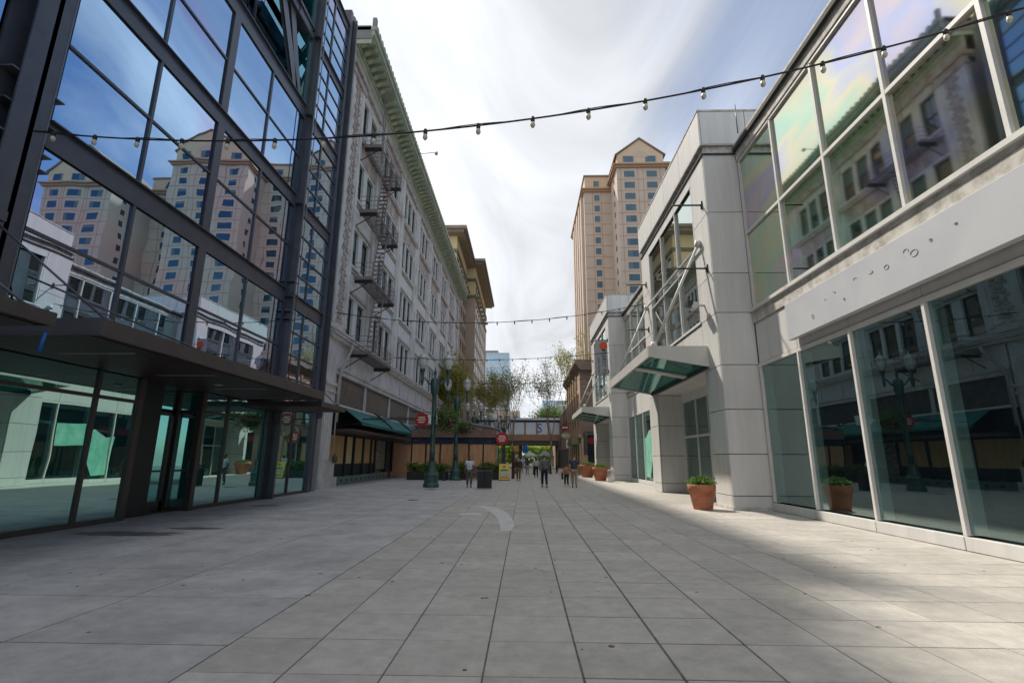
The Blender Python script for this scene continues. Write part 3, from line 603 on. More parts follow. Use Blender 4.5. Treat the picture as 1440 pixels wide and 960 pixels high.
for y in (29.25, 32.62, 34.3, 36.3, 38.2, 39.25, 42.45, 44.4): pbox('shop_mullion', XT-.65, XT-.45, y, y+.16, .5, 3.0, 'darkfr' if y > 29.5 else 'gtile', tb)
pbox('shop_mullion', XT-.66, XT-.4, 28.7, 29.25, .5, 3.0, 'gtile', tb)
y = 28.7
while y < 42.4:
    pbox('base_tile', XT-.66, XT-.38, y, y+.93, 0, .5, 'gtile', tb); pbox('tile_vent', XT-.38, XT-.372, y+.35, y+.6, .16, .32, 'darkfr', tb); y += .95
pbox('dark_doorway', XT-.7, XT-.6, 42.6, 44.4, 0, 2.95, 'darkfr', tb)
pbox('shop_front', XT-.66, XT-.6, 44.6, 80.5, 0, 3.0, 'wood', tb)
# awnings: sloping teal cloth, navy star-shaped supports above
xa = XT+1.15
for a, b in ((30.5, 37.4), (37.55, 44.6), (44.75, 50.6)):
    aw = part('awning', MB().add([(XT-.08, a, 4.62), (XT-.08, b, 4.62), (xa, b, 3.72), (xa, a, 3.72), (XT-.08, a, 4.58), (XT-.08, b, 4.58), (xa, b, 3.68), (xa, a, 3.68)], [(0, 1, 2, 3), (7, 6, 5, 4), (0, 3, 7, 4), (1, 5, 6, 2), (2, 6, 7, 3), (0, 4, 5, 1)]).box(xa-.02, xa+.0, a, b, 3.55, 3.7), 'awn', tb)
    part('awning_arm', MB().tube([(XT-.1, a+.1, 3.5), (xa, a+.1, 3.7)], .025, 6).tube([(XT-.1, b-.1, 3.5), (xa, b-.1, 3.7)], .025, 6), 'darkfr', aw)
for y in (37.4, 44.6, 50.5):
    part('awning_bracket', MB().bar((XT-.06, y-.5, 4.8), (XT+.55, y, 4.3), .07).bar((XT+.55, y, 4.3), (XT-.06, y+.5, 4.75), .07).bar((XT+.2, y, 4.6), (XT+1.2, y+.1, 3.75), .09).bar((XT+.5, y-.6, 4.15), (XT+.5, y+.6, 4.25), .07), 'navy', tb)
part('awning_wing', MB().box(XT-.5, XT+1.1, 29.2, 44.3, 3.1, 3.25), 'bronze', tb)
s_ = part('shop_banner', MB().box(xa-.05, xa, 45.2, 50.3, 2.95, 3.45), 'redd', tb)
tm = text_mesh('Restaurant', .55, 'wpaint'); o = link('banner_text', tm, None); o.parent = s_; o.matrix_parent_inverse = Matrix(); o.location = (xa+.008, 47.7, 3.2); o.rotation_euler = (rad(90), 0, rad(90))
part('red_awning', MB().prism([(XT-.1, 5.2), (XT+1.3, 4.4), (XT+1.3, 4.25), (XT-.1, 4.3)], 1, 56.5, 63), mat('crimson_awning', (.5, .03, .06), .8), tb)
# downpipe with offset, meters and camera on the pilaster
part('downpipe', MB().tube([(XT+.5, 29.75, 8.3), (XT+.42, 29.7, 7.9), (XT+.25, 28.85, 6.6), (XT+.22, 28.8, 6.2), (XT+.22, 28.8, 3.6)], .085, 10), 'pegrey', tb)
part('conduit_pipe', MB().tube([(XT+.2, 28.72, 6.0), (XT+.2, 28.72, 1.5)], .04, 6), 'tcp', tb)
part('meter', MB().lathe([(.12, 0), (.14, .1), (.14, .32), (.08, .4)], XT+.35, 28.7, 1.35, 12).tube([(XT+.2, 28.7, 1.3), (XT+.35, 28.7, 1.3), (XT+.35, 28.7, 1.9)], .03, 6), 'iron', tb)
# fire escape
fe = link('fire_escape', None, tb); fe.empty_display_size = .2
def fp(name, mb, m='feiron'):
    o = link(name, mb.mesh(name, M[m])); o.parent = fe; return o
def platform(z, ya, yb, out=1.15):
    mb = MB()
    x0, x1 = XT+.15, XT+.15+out
    k = ya
    while k < yb: mb.box(x0, x1, k, k+.05, z, z+.03); k += .16
    mb.box(x0, x0+.05, ya, yb, z-.05, z+.03).box(x1-.05, x1, ya, yb, z-.08, z+.06).box(x0, x1, ya-.04, ya, z-.16, z+.06).box(x0, x1, yb, yb+.04, z-.16, z+.06)
    fp('platform', mb)
    fp('joist', MB().box(x0, x1, ya+.15, ya+.28, z-.3, z-.06), 'fedark'); fp('joist', MB().box(x0, x1, yb-.35, yb-.22, z-.3, z-.06), 'fedark')
    rl = MB()
    for h in (.35, .68, 1.0): rl.tube([(x0, ya, z+h), (x1, ya, z+h), (x1, yb, z+h), (x0, yb, z+h)], .02, 4, smooth=False)
    k = ya
    while k <= yb+.01: rl.tube([(x1, k, z), (x1, k, z+1.0)], .013, 4, smooth=False); k += .28
    fp('railing', rl)
    [fp('brace', MB().bar((XT-.1, q_, z-1.0), (x1, q_, z-.1), .05), 'fedark') for q_ in (ya+.2, yb-.28)]
pls = [(7.95, 30.0, 35.7), (12.75, 29.9, 35.6), (17.4, 29.9, 35.6), (22.2, 29.9, 35.6)]
for z, a, b in pls: platform(z, a, b)
def ladder(a, b, w=.62, n=13):
    mb = MB(); a = Vector(a); b = Vector(b)
    for sgn in (-1, 1): mb.bar(a+Vector((sgn*w/2, 0, 0)), b+Vector((sgn*w/2, 0, 0)), .035, .09)
    for k in range(n):
        p = a.lerp(b, (k+.5)/n); mb.box(p.x-w/2, p.x+w/2, p.y-.09, p.y+.09, p.z-.015, p.z+.015)
    for sgn in (-1, 1): mb.tube([a+Vector((sgn*w/2, 0, .9)), b+Vector((sgn*w/2, 0, .9))], .016, 4, smooth=False)
    fp('ladder', mb)
for (z0, a, b), (z1, _, _) in zip(pls[:-1], pls[1:]): ladder((XT+.75, 32.4, z0), (XT+.75, 33.6, z1))
mb = MB()
for sgn in (-.22, .22): mb.tube([(XT+.75, 31.9+sgn, 22.2), (XT+.75, 31.9+sgn, 27.6), (XT+1.3, 31.9+sgn, 28.9), (XT+.9, 31.9+sgn, 29.8), (XT+.3, 31.9+sgn, 29.2)], .025, 5)
for k in range(20): mb.bar((XT+.75, 31.68, 22.4+k*.27), (XT+.75, 32.12, 22.4+k*.27), .02)
fp('gooseneck_ladder', mb)

# ================================================================== WHITE PANEL BUILDING (right)
XR = 8.16
rb = thing('white_panel_building', 'two storey building clad in white panels with large shop windows on the right', 'commercial building', (XR, 17, 0))
def panels(axis, c, a0, a1, segs, zs, th=.05, m='white', gap=.012, sgn=-1, name='cladding_panel'):
    """flat cladding: axis 'x' = plane x=c spanning y; 'y' = plane y=c spanning x"""
    ed = [a0]+list(segs)+[a1]
    for u, v in zip(ed[:-1], ed[1:]):
        for z0, z1 in zip(zs[:-1], zs[1:]):
            if axis == 'x': pbox(name, c, c+th, u+gap, v-gap, z0+gap, z1-gap, m, rb, .004)
            else: pbox(name, u+gap, v-gap, c, c+th, z0+gap, z1-gap, m, rb, .004)
def section(y0, y1, ms, sign=None, low='shop'):
    """flush facade between two projecting blocks; ms = mullion positions"""
    ed = [y0]+ms+[y1]
    part('back_wall', MB().box(XR+.5, 16, y0, y1, 4.95, 6.75).box(XR+.12, XR+.5, y0, y1, 4.82, 6.75).box(XR+.2, 16, y0, y1, 12.75, 13.1), 'gasket', rb)
    # upper glazing, two rows
    for a, b in zip(ed[:-1], ed[1:]):
        for c, d in ((6.86, 9.68), (9.76, 12.66)): pbox('upper_pane', XR+.06, XR+.08, a+.04, b-.04, c, d, 'rgl_up' if y0 < 20 else 'rgl_mid', rb, rot=(0, R.uniform(-.0015, .0015), R.uniform(-.0015, .0015)))
    for yy in ms+[y0+.05, y1-.05]:
        pbox('window_mullion', XR-.02, XR+.2, yy-.045, yy+.045, 6.8, 12.7, 'whitef', rb)
        pbox('window_fin', XR+.2, XR+.42, yy-.04, yy+.04, 6.8, 12.7, 'whitef', rb)
    pbox('window_transom', XR-.015, XR+.2, y0, y1, 9.67, 9.77, 'whitef', rb)
    pbox('window_head', XR-.02, XR+.2, y0, y1, 12.66, 12.76, 'whitef', rb)
    pbox('window_sill', XR-.14, XR+.2, y0, y1, 6.74, 6.85, 'whitef', rb); pbox('sill_drip', XR-.06, XR+.1, y0, y1, 6.62, 6.735, 'weather', rb)
    # cornice
    pbox('roof_cornice', XR-.05, XR+.4, y0, y1, 12.77, 13.12, 'weather', rb)
    pbox('roof_coping', XR-.16, XR+.5, y0, y1, 13.13, 13.28, 'gasket', rb); pbox('roof_cap', XR-.12, XR+.5, y0, y1, 13.285, 13.42, 'weather', rb)
    # fascia
    pbox('fascia_moulding', XR-.05, XR+.1, y0, y1, 6.32, 6.61, 'weather', rb)
    panels('x', XR, y0, y1, ms, [4.88, 6.31])
    pbox('storefront_head', XR-.03, XR+.1, y0, y1, 4.76, 4.87, 'whitef', rb)
    # shop windows
    for a, b in zip(ed[:-1], ed[1:]): pbox('shop_pane', XR+.05, XR+.07, a+.045, b-.045, .30, 4.76, 'rgl_lo', rb, rot=(0, R.uniform(-.001, .001), R.uniform(-.001, .001)))
    for yy in ms+[y0+.05, y1-.05]:
        pbox('shop_mullion', XR-.03, XR+.10, yy-.04, yy+.04, .27, 4.76, 'whitef', rb); pbox('shop_fin', XR+.10, XR+.38, yy-.035, yy+.035, .27, 4.76, 'finw', rb)
    panels('x', XR-.06, y0, y1, ms, [.0, .26], th=.14)
    part('interior', MB().box(XR+.5, 15.8, y0, y1, .02, .1), 'in_floor', rb)
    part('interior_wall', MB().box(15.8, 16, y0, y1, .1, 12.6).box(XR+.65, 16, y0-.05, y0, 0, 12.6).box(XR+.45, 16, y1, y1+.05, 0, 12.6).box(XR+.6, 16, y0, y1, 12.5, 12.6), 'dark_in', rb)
ms1 = [-6.9, -4.5, -2.0, .4, 2.82, 5.24, 7.65, 10.06, 12.47, 14.9]
section(-9.3, 17.42, ms1)
section(28.0, 40.2, [30.4, 32.8, 35.25, 37.7])
part('roof', MB().box(XR+.3, 17, -9.3, 52, 13.05, 13.2), 'roofgrey', rb)
part('rear_wall', MB().box(16.0, 17, -9.3, 52, 0, 13.1), 'roofgrey', rb)
# things inside the empty shop
for x, y, w, h, m_ in ((11.5, 9.3, .5, 1.9, 'whitef'), (12.5, 12.8, 1.6, .9, 'strip'), (13.5, 6.0, 2.0, 1.1, 'steel_l'), (12.8, 15.5, .9, 2.2, 'steel'), (13, 3.5, 1.2, 1.6, 'wood')):
    pbox('interior_fitting', x, x+.5, y, y+w, .1, h, m_, rb, .01)
for y in (4, 8, 12, 16): part('interior_column', MB().lathe([(.2, 0), (.2, 4.8)], 12.2, y, .1, 14), 'dark_in', rb)
for k in range(9):
    y = 1.5+k*1.75; pbox('ceiling_light', 10.6, 10.75, y, y+1.0, 4.62, 4.68, 'strip', rb)
# blank sign panel with marks where the letters were
sg = pbox('sign_panel', XR-.24, XR-.08, 2.2, 14.9, 5.1, 6.22, 'signw', rb, .01)
part('sign_shadow_gap', MB().box(XR-.075, XR-.005, 2.3, 14.8, 5.16, 6.16), 'gasket', rb)
def ring(y, z, ry, rz, a0, a1, x=XR-.243, w=.008):
    pts = [(x, y+ry*math.cos(a0+(a1-a0)*k/9), z+rz*math.sin(a0+(a1-a0)*k/9)) for k in range(10)]; return MB().tube(pts, w, 4, smooth=False)
for y, z, ry, rz, a0, a1 in ((13.5, 5.45, .05, .06, 0, 6), (12.85, 5.72, .03, .02, 0, 3), (12.45, 5.78, .05, .03, 1, 4), (12.1, 5.5, .03, .03, 0, 5), (11.6, 5.83, .06, .04, 0, 3), (11.05, 5.8, .07, .03, 2, 6), (10.55, 5.73, .07, .05, 0, 6), (9.95, 5.83, .07, .06, 0, 3.5), (9.75, 5.72, .10, .07, 0, 5.5), (9.3, 5.8, .03, .03, 0, 6), (8.7, 5.85, .03, .02, 0, 6)):
    part('letter_mark', ring(y, z, ry, rz, a0, a1), 'mark', rb)

ZS = [0, .45, 1.8, 3.3, 4.85, 6.75, 8.25, 10.67, 13.1]
def block(yo, ye):
    """projecting corner block with a canopied entrance, starting at y = yo"""
    xb = 6.87; yp1 = yo+1.55; yp2 = yo+8.85; 
    # corner piers
    part('pier_core', MB().box(xb+.06, XR+.4, yo+.06, yp1-.06, 0, 13.1).box(xb+.06, XR+.6, yp2+.06, ye-.06, 0, 13.1).box(xb+.06, XR+.6, yp1-.06, yp2+.06, 4.95, 6.8).box(xb+.06, XR+.6, yp1-.06, yp2+.06, 12.6, 13.4).box(XR+.4, XR+.6, yo+.06, ye-.06, 4.95, 13.1), 'gasket', rb)
    panels('y', yo, xb+.0, XR+.02, [], ZS); panels('x', xb, yo+.055, yp1, [], ZS); panels('x', xb, yp2, ye, [], ZS)
    panels('y', yp2, xb+.055, XR+.0, [], ZS[:5]+[4.94]) ; panels('x', xb, yp1, yp2, [yo+3.95, yo+6.4], [4.95, 6.72])
    panels('y', yp1-.05, xb+.055, XR+.0, [], ZS[:5]); panels('y', ye-.05, xb+.05, XR+.05, [], ZS)
    panels('x', xb, yp1, yp2, [yo+3.95, yo+6.4], [12.62, 13.1])
    part('plinth', MB().box(xb-.03, XR, yo-.03, yp1, 0, .1), 'weather', rb)
    # window over the canopy
    for a, b in ((yp1, yo+3.95), (yo+3.95, yo+6.4), (yo+6.4, yp2)):
        pbox('block_pane', xb+.1, xb+.12, a+.04, b-.04, 6.85, 12.55, 'rgl_mid', rb, rot=(0, R.uniform(-.002, .002), R.uniform(-.003, .003)))
    for yy in (yp1+.05, yo+3.95, yo+6.4, yp2-.05): pbox('block_mullion', xb-.0, xb+.2, yy-.04, yy+.04, 6.8, 12.6, 'whitef', rb)
    pbox('block_sill', xb-.05, xb+.2, yp1, yp2, 6.74, 6.84, 'whitef', rb); pbox('block_transom', xb+.01, xb+.15, yp1, yp2, 9.5, 9.56, 'whitef', rb)
    part('room_back', MB().box(XR+.2, XR+.35, yp1, yp2, 6.8, 12.6), mat('beige_room', (.32, .27, .2), .9, (.4, .33, .25), .8), rb)
    # recessed band, gutter and tall parapet
    part('recess_band', MB().box(xb+.03, XR+.5, yo+.03, ye-.03, 13.14, 13.46), 'weather', rb)
    part('band_gutter', MB().box(xb-.05, XR+.5, yo-.05, ye, 13.08, 13.14), 'gasket', rb)
    part('parapet_core', MB().box(xb-.02, 12, yo-.02, ye+.02, 13.5, 14.9), 'gasket', rb)
    ys = [yo+2.5, yo+5, yo+7.5]
    panels('x', xb-.09, yo-.09, ye+.05, ys, [13.5, 14.95], th=.07); panels('y', yo-.09, xb-.02, 12.0, [8.6], [13.5, 14.95], th=.07)
    part('parapet_cap', MB().box(xb-.11, 12, yo-.11, ye+.08, 14.95, 15.02), 'weather', rb)
    part('parapet_soffit', MB().box(xb-.09, XR+.3, yo-.09, ye, 13.46, 13.5), 'weather', rb)
    # entrance recess
    part('entry_ceiling', MB().box(xb+.06, XR+.5, yp1, yp2, 4.9, 4.95), 'white', rb)
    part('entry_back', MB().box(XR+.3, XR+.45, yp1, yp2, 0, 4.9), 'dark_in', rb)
    xd = XR-.02
    for a, b in ((yp1+.1, yp1+1.4), (yp1+1.4, yp1+2.5), (yp1+2.5, yp1+3.6), (yp1+3.6, yp1+5.2), (yp1+5.2, yp2-.1)):
        pbox('entry_pane', xd+.03, xd+.05, a+.04, b-.04, 2.75, 4.4, 'rgl_lo', rb)
        if (a, b) not in ((yp1+1.4, yp1+2.5), (yp1+2.5, yp1+3.6)): pbox('entry_pane', xd+.03, xd+.05, a+.04, b-.04, .12, 2.65, 'rgl_lo', rb)
        pbox('entry_mullion', xd-.03, xd+.1, b-.04, b+.04, 0, 4.42, 'whitef', rb)
    pbox('entry_mullion', xd-.03, xd+.1, yp1+.06, yp1+.14, 0, 4.42, 'whitef', rb)
    pbox('entry_transom', xd-.02, xd+.1, yp1+.1, yp2-.1, 2.66, 2.76, 'whitef', rb); pbox('entry_head', xd-.02, xd+.15, yp1, yp2, 4.42, 4.9, 'white', rb)
    for a in (yp1+1.46, yp1+2.54):
        d_ = part('door', MB().box(xd-.02, xd+.06, a, a+.1, .02, 2.64).box(xd-.02, xd+.06, a+.9, a+1.0, .02, 2.64).box(xd-.02, xd+.06, a+.1, a+.9, 2.5, 2.64).box(xd-.02, xd+.06, a+.1, a+.9, .02, .26), 'whitef', rb)
        part('door_glass', MB().box(xd+.015, xd+.03, a+.1, a+.9, .26, 2.5), 'rgl_lo', d_)
        part('door_handle', MB().tube([(xd-.02, a+.15, .95), (xd-.09, a+.15, .95), (xd-.09, a+.15, 1.35), (xd-.02, a+.15, 1.35)], .014, 6), 'black', d_)
    # glazed canopy hung from tie rods
    xo = 4.66; ca, cb = yo+1.1, yo+9.7
    cn = part('entrance_canopy', MB().add([(xo, ca, 5.37), (xb, ca, 4.98), (xb, ca, 5.77), (xo, ca, 5.77), (xo, ca+.08, 5.37), (xb, ca+.08, 4.98), (xb, ca+.08, 5.77), (xo, ca+.08, 5.77)], [(0, 1, 2, 3), (7, 6, 5, 4), (0, 4, 5, 1), (1, 5, 6, 2), (2, 6, 7, 3), (3, 7, 4, 0)])
              .add([(xo, cb-.08, 5.37), (xb, cb-.08, 4.98), (xb, cb-.08, 5.77), (xo, cb-.08, 5.77), (xo, cb, 5.37), (xb, cb, 4.98), (xb, cb, 5.77), (xo, cb, 5.77)], [(0, 1, 2, 3), (7, 6, 5, 4), (0, 4, 5, 1), (1, 5, 6, 2), (2, 6, 7, 3), (3, 7, 4, 0)])
              .box(xo-.02, xo+.06, ca+.081, cb-.081, 5.37, 5.77), 'canopyw', rb)
    part('canopy_glass', MB().add([(xo+.06, ca+.1, 5.42), (xb-.02, ca+.1, 5.03), (xb-.02, cb-.1, 5.03), (xo+.06, cb-.1, 5.42), (xo+.06, ca+.1, 5.44), (xb-.02, ca+.1, 5.05), (xb-.02, cb-.1, 5.05), (xo+.06, cb-.1, 5.44)], [(0, 1, 2, 3), (7, 6, 5, 4), (0, 4, 5, 1), (1, 5, 6, 2), (2, 6, 7, 3), (3, 7, 4, 0)]), 'cgl', cn)
    for t_ in ((ca+2.6,) if yo < 20 else (ca+2.2, ca+4.4, ca+6.5)): part('canopy_rib', MB().bar((xo+.05, t_, 5.36), (xb, t_, 4.97), .5 if yo < 20 else .2, .06), 'canopyw', cn)
    part('canopy_gutter', MB().box(xb-.1, xb-.005, ca+.1, cb-.1, 4.92, 5.02), 'darkfr', cn)
    j1 = (xb-.06, yo+1.02, 9.85); j2 = (xb-.06, yo+9.6, 9.85)
    part('tie_rod', MB().tube([j1, (xo+.3, ca+.3, 5.85)], .055, 8), 'canopyw', cn); part('tie_rod', MB().tube([j2, (xo+.3, cb-.4, 5.85)], .055, 8), 'canopyw', cn)
    part('tie_rod', MB().tube([(xb-.1, yo+1.02, 9.7), (xb-.2, yo+8.9, 9.7)], .05, 8), 'canopyw', cn)
    for j in (j1, j2, (xo+.3, ca+.3, 5.85)): part('rod_boss', MB().tube([(j[0]-.12, j[1], j[2]), (j[0]+.06, j[1], j[2])], .14, 12), 'canopyw', cn)
    # black banner arms
    for yy in (yo+.45, yo+9.6):
        for zz_ in (8.6, 11.2): part('banner_arm', MB().tube([(xb-.0, yy, zz_), (xb-1.15, yy, zz_)], .035, 8).tube([(xb-.02, yy, zz_-.16), (xb-.02, yy, zz_+.16)], .05, 8), 'black', rb)
    part('floodlight', MB().tube([(xb, yo+1.1, 7.35), (xb-.3, yo+1.15, 7.38)], .05, 8).box(xb-.5, xb-.28, yo+1.0, yo+1.35, 7.25, 7.47), 'canopyw', rb)
    part('floodlight_head', MB().box(xb-.66, xb-.45, yo+.98, yo+1.38, 7.36, 7.52), 'black', rb)
block(17.5, 28.0); block(40.2, 51.0)
# torn green film in the far shop windows
part('window_film', MB().prism([(35.3, .5), (35.5, 3.1), (34.8, 3.0), (33.8, 3.5), (33.0, 3.4), (33.2, 1.9), (34.0, .45)], 0, XR+.025, XR+.035), 'gpaper', rb, label='torn green film inside the shop window')
part('window_film', MB().prism([(30.6, 2.2), (30.6, 3.6), (32.7, 3.7), (32.7, 2.3)], 0, XR+.025, XR+.034), 'gpaper', rb)
part('roof_vent', MB().tube([(7.9, 16.6, 13.4), (7.9, 16.6, 14.6)], .02, 6), 'steel_l', rb)
# hanging banners with lantern logo
def banner(y, x0, x1, z0, z1, m_, label, txts):
    t = thing('hanging_banner', label, 'banner', ((x0+x1)/2, y, z0))
    part('cloth', MB().box(x0, x1, y, y+.015, z0, z1), m_, t)
    part('rod', MB().tube([(x0-.1, y, z1+.02), (x1+.05, y, z1+.02)], .025, 6).tube([(x0-.1, y, z0-.02), (x1+.05, y, z0-.02)], .025, 6), 'black', t)
    for s, size, x, z, rot in txts:
        o = link('lettering', text_mesh(s, size, 'darkfr'), t, (x, y-.006, z)); o.rotation_euler = (rad(90), rot, 0)
    return t
bt = banner(40.3, 5.75, 6.75, 8.25, 11.1, 'banner', 'grey vertical tea shop banner with orange red lantern on the second white block', [('THIRST TEA', .44, 6.42, 9.15, rad(90)), ('BOBA DRINKS', .2, 6.0, 9.0, rad(90))])
part('lantern_logo', MB().prism([(6.42+.33*math.cos(a*math.pi/10), 10.65+.30*math.sin(a*math.pi/10)) for a in range(20)], 1, 40.27, 40.295), 'lant', bt)
part('lantern_base', MB().box(6.3, 6.54, 40.265, 40.29, 10.26, 10.36), 'darkfr', bt)
b2 = banner(50.0, 6.1, 6.75, 1.3, 3.9, 'dark_in', 'dark shop poster with red disc beside the second entrance', [])
part('red_disc', MB().prism([(6.42+.3*math.cos(a*math.pi/10), 3.35+.3*math.sin(a*math.pi/10)) for a in range(20)], 1, 49.97, 49.99), 'redd', b2)

# ================================================================== FAR BUILDINGS
# hotel, stepped gabled wings
ht = thing('hotel_tower', 'tall pink and tan stucco hotel with gabled tops rising behind the white building', 'hotel', (45, 112, 0))
hw_ = MB().box(-1.3, 1.3, -.02, .0, -.85, .85).mesh('window', M['hglass'])
hs_ = MB().box(-1.45, 1.45, -.05, 0, -1.05, -.86).box(-1.45, -1.3, -.045, 0, -.86, .86).box(1.3, 1.45, -.045, 0, -.86, .86).box(-1.45, 1.45, -.045, 0, .86, 1.0).mesh('window_surround', M['hrim'])
hcur = [MB().box(a, b, -.026, -.022, z, .83).mesh('curtain', M['hcurt']) for a, b, z in ((-1.25, -.7, -.8), (.5, 1.25, -.8), (-1.25, 1.25, .2), (-1.25, -.15, -.8))]
def wing(x0, x1, y, cor, top, peak, cols, ww=1.0, back=30, side=None):
    part('wing_wall', MB().box(x0, x1, y, y+back, 0, cor), 'hotel', ht)
    if peak: part('gable', MB().prism([(x0+.3, cor), (x1-.3, cor), (x1-.3, top), ((x0+x1)/2, peak), (x0+.3, top)], 1, y+.3, y+back), 'hotel2', ht); part('gable_roof', MB().prism([(x0-.3, top-.2), ((x0+x1)/2, peak+.1), (x1+.3, top-.2), (x1+.3, top+.15), ((x0+x1)/2, peak+.5), (x0-.3, top+.15)], 1, y, y+back), 'hroof', ht)
    else: part('attic', MB().box(x0+.3, x1-.3, y+.3, y+back, cor, top), 'hotel2', ht); part('roof_edge', MB().box(x0, x1, y, y+back, top, top+.4), 'hroof', ht)
    if peak: part('gable_arch', MB().prism([(( x0+x1)/2+1.9*math.cos(a*math.pi/12), top-.6+1.9*math.sin(a*math.pi/12)) for a in range(13)], 1, y+.24, y+.3), 'hotel', ht)
    part('cornice', MB().box(x0-.9, x1+.9, y-.9, y+back, cor-.35, cor).box(x0-.5, x1+.5, y-.5, y+back, cor-.9, cor-.35), 'hotelc', ht)
    zs = []; z = cor-2.6
    while z > 24: zs.append(z); z -= 3.05
    rows = MB()
    for z in zs: rows.box(x0, x1, y-.03, y, z-1.55, z-1.45)
    for c in cols: rows.box(c-ww*2.2, c-ww*2.2+.09, y-.031, y, 24, cor-.9).box(c+ww*2.2-.09, c+ww*2.2, y-.031, y, 24, cor-.9)
    part('reveal_line', rows, 'hline', ht)
    for c in cols:
        for z in ([cor+1.75] if (top-cor) > 2.4 else [])+zs:
            yy = y+.27 if z > cor else y
            o = link('window', hw_, ht, (c, yy-.01, z)); o.scale = (ww, 1, 1.0)
            q = bpy.data.objects.new('window_surround', hs_); C.objects.link(q); q.parent = o
            if R.random() < .6:
                q = bpy.data.objects.new('curtain', R.choice(hcur)); C.objects.link(q); q.parent = o
    sd_ = MB()
    for z in zs:
        for k in range(2): sd_.box(x0-.03, x0, y+3.5+k*9, y+4.6+k*9, z-.7, z+.7)
    if x0 > 15: part('side_window', sd_, 'hglass', ht, kind='stuff')
wing(14.6, 22.0, 123, 72.3, 76.2, None, [18.0], .55)
wing(21.8, 34.0, 114, 73.9, 76.8, 81.3, [24.9, 30.5])
wing(34.0, 47.0, 119, 73.5, 77.5, None, [37.5, 43.5])
wing(47.0, 66.0, 110, 73.5, 76.8, 82.0, [50.5, 56.5, 62.5])
wing(66.0, 74.5, 116, 68.5, 72, None, [70])
wing(74.5, 91.0, 105, 65.0, 68.3, 75.0, [78, 83, 88])
for k in range(5): part('bay_pier', MB().box(13.9, 14.59, 125+k*5, 127.2+k*5, 0, 71), 'hotel', ht)

ht.location.x += 1.3
# brown high-rise beyond the terracotta building
bt_ = thing('brown_highrise', 'brown and tan high building with wide overhanging roofs behind the terracotta building', 'apartment tower', (-14, 95, 0))
def btower(xw, y0, y1, zt, xe, cols, name='a'):
    part('tower_wall', MB().box(-34, xw, y0, y1, 0, zt-7), 'br', bt_); part('top_storey_wall', MB().box(-34, xw-.1, y0+.1, y1-.1, zt-7, zt), 'brt', bt_)
    part('roof_eave', MB().box(-36, xe, y0-2.2, y1+.5, zt, zt+.55).box(-36, xe-.5, y0-1.7, y1, zt-.5, zt), 'eave', bt_)
    part('roof_slope', MB().prism([(y0-1.8, zt+.55), (y1, zt+.55), (y1-6, zt+4), (y0+6, zt+4)], 0, -34, xe-3.5), 'roofgrey', bt_)
    part('belt_course', MB().box(-34, xw+.15, y0-.15, y1, zt-3.6, zt-3.0).box(-34, xw+.15, y0-.15, y1, zt-7.2, zt-6.6), mat('belt_green_'+name, (.13, .13, .09), .8), bt_)
    wm_ = MB().box(-.03, .012, -.8, .8, -.95, .95).mesh('window', M['wglass'])
    z = zt-9
    while z > 6:
        for yy in cols: link('window', wm_, bt_, (xw, yy, z))
        z -= 3.1
    z = zt-5
    for yy in cols: link('window', wm_, bt_, (xw-.08, yy, z)); link('balcony_light', MB().box(0, .9, -.9, .9, -1.4, -1.25).mesh('balcony_light', M['br']), bt_, (xw, yy, z))
btower(-11.9, 82.5, 98, 40.6, -10.1, [84.5, 87.5, 90.5, 93.5, 96])
btower(-10.2, 98.5, 128, 41.0, -8.1, [101, 104.5, 108, 111.5, 115, 118.5, 122], 'b')

# far glass tower
ft = thing('glass_tower', 'distant blue glass tower with white grid frame beyond the trees', 'office tower', (-13, 220, 0))
part('tower_core', MB().box(-17.3, -6.9, 220.1, 240, 0, 47.4), 'tgl', ft)
gr = MB()
for k in range(7): gr.box(-17.4+k*1.72, -17.2+k*1.72, 219.8, 220.1, 0, 47.6)
for k in range(15): gr.box(-17.4, -6.9, 219.75, 220.1, 4+k*3.1, 4.35+k*3.1 if k % 3 else 4.7+k*3.1)
part('white_grid', gr, 'tfr', ft); part('tower_slab_wing', MB().box(-21, -17.4, 222, 240, 0, 44.5), 'tgl', ft); part('tower_roof', MB().box(-21.5, -12, 222, 240, 48, 49.2).tube([(-18.5, 224, 49), (-18.5, 224, 52.5)], .3, 6), 'roofgrey', ft)
ft2 = thing('teal_glass_building', 'low teal glass building seen through the trees above the footbridge', 'building', (14, 180, 0))
part('wall', MB().box(6.5, 30, 180, 200, 0, 22), 'tgl', ft2)
gg = MB()
for k in range(6): gg.box(6.4, 30, 179.8, 180, 3+k*3.4, 3.5+k*3.4)
part('floor_band', gg, 'tfr', ft2)
ft3 = thing('white_office_block', 'pale plastered block behind the footbridge and bare trees', 'building', (-3, 150, 0))
part('wall', MB().box(-9, -1.5, 150, 165, 0, 15.5), mat('pale_block', (.5, .47, .44), .8), ft3)
for k in range(4):
    for j in range(3): pbox('window', -8.2+j*2.4, -6.7+j*2.4, 149.9, 150.05, 3+k*3.1, 4.6+k*3.1, 'hglass', ft3)

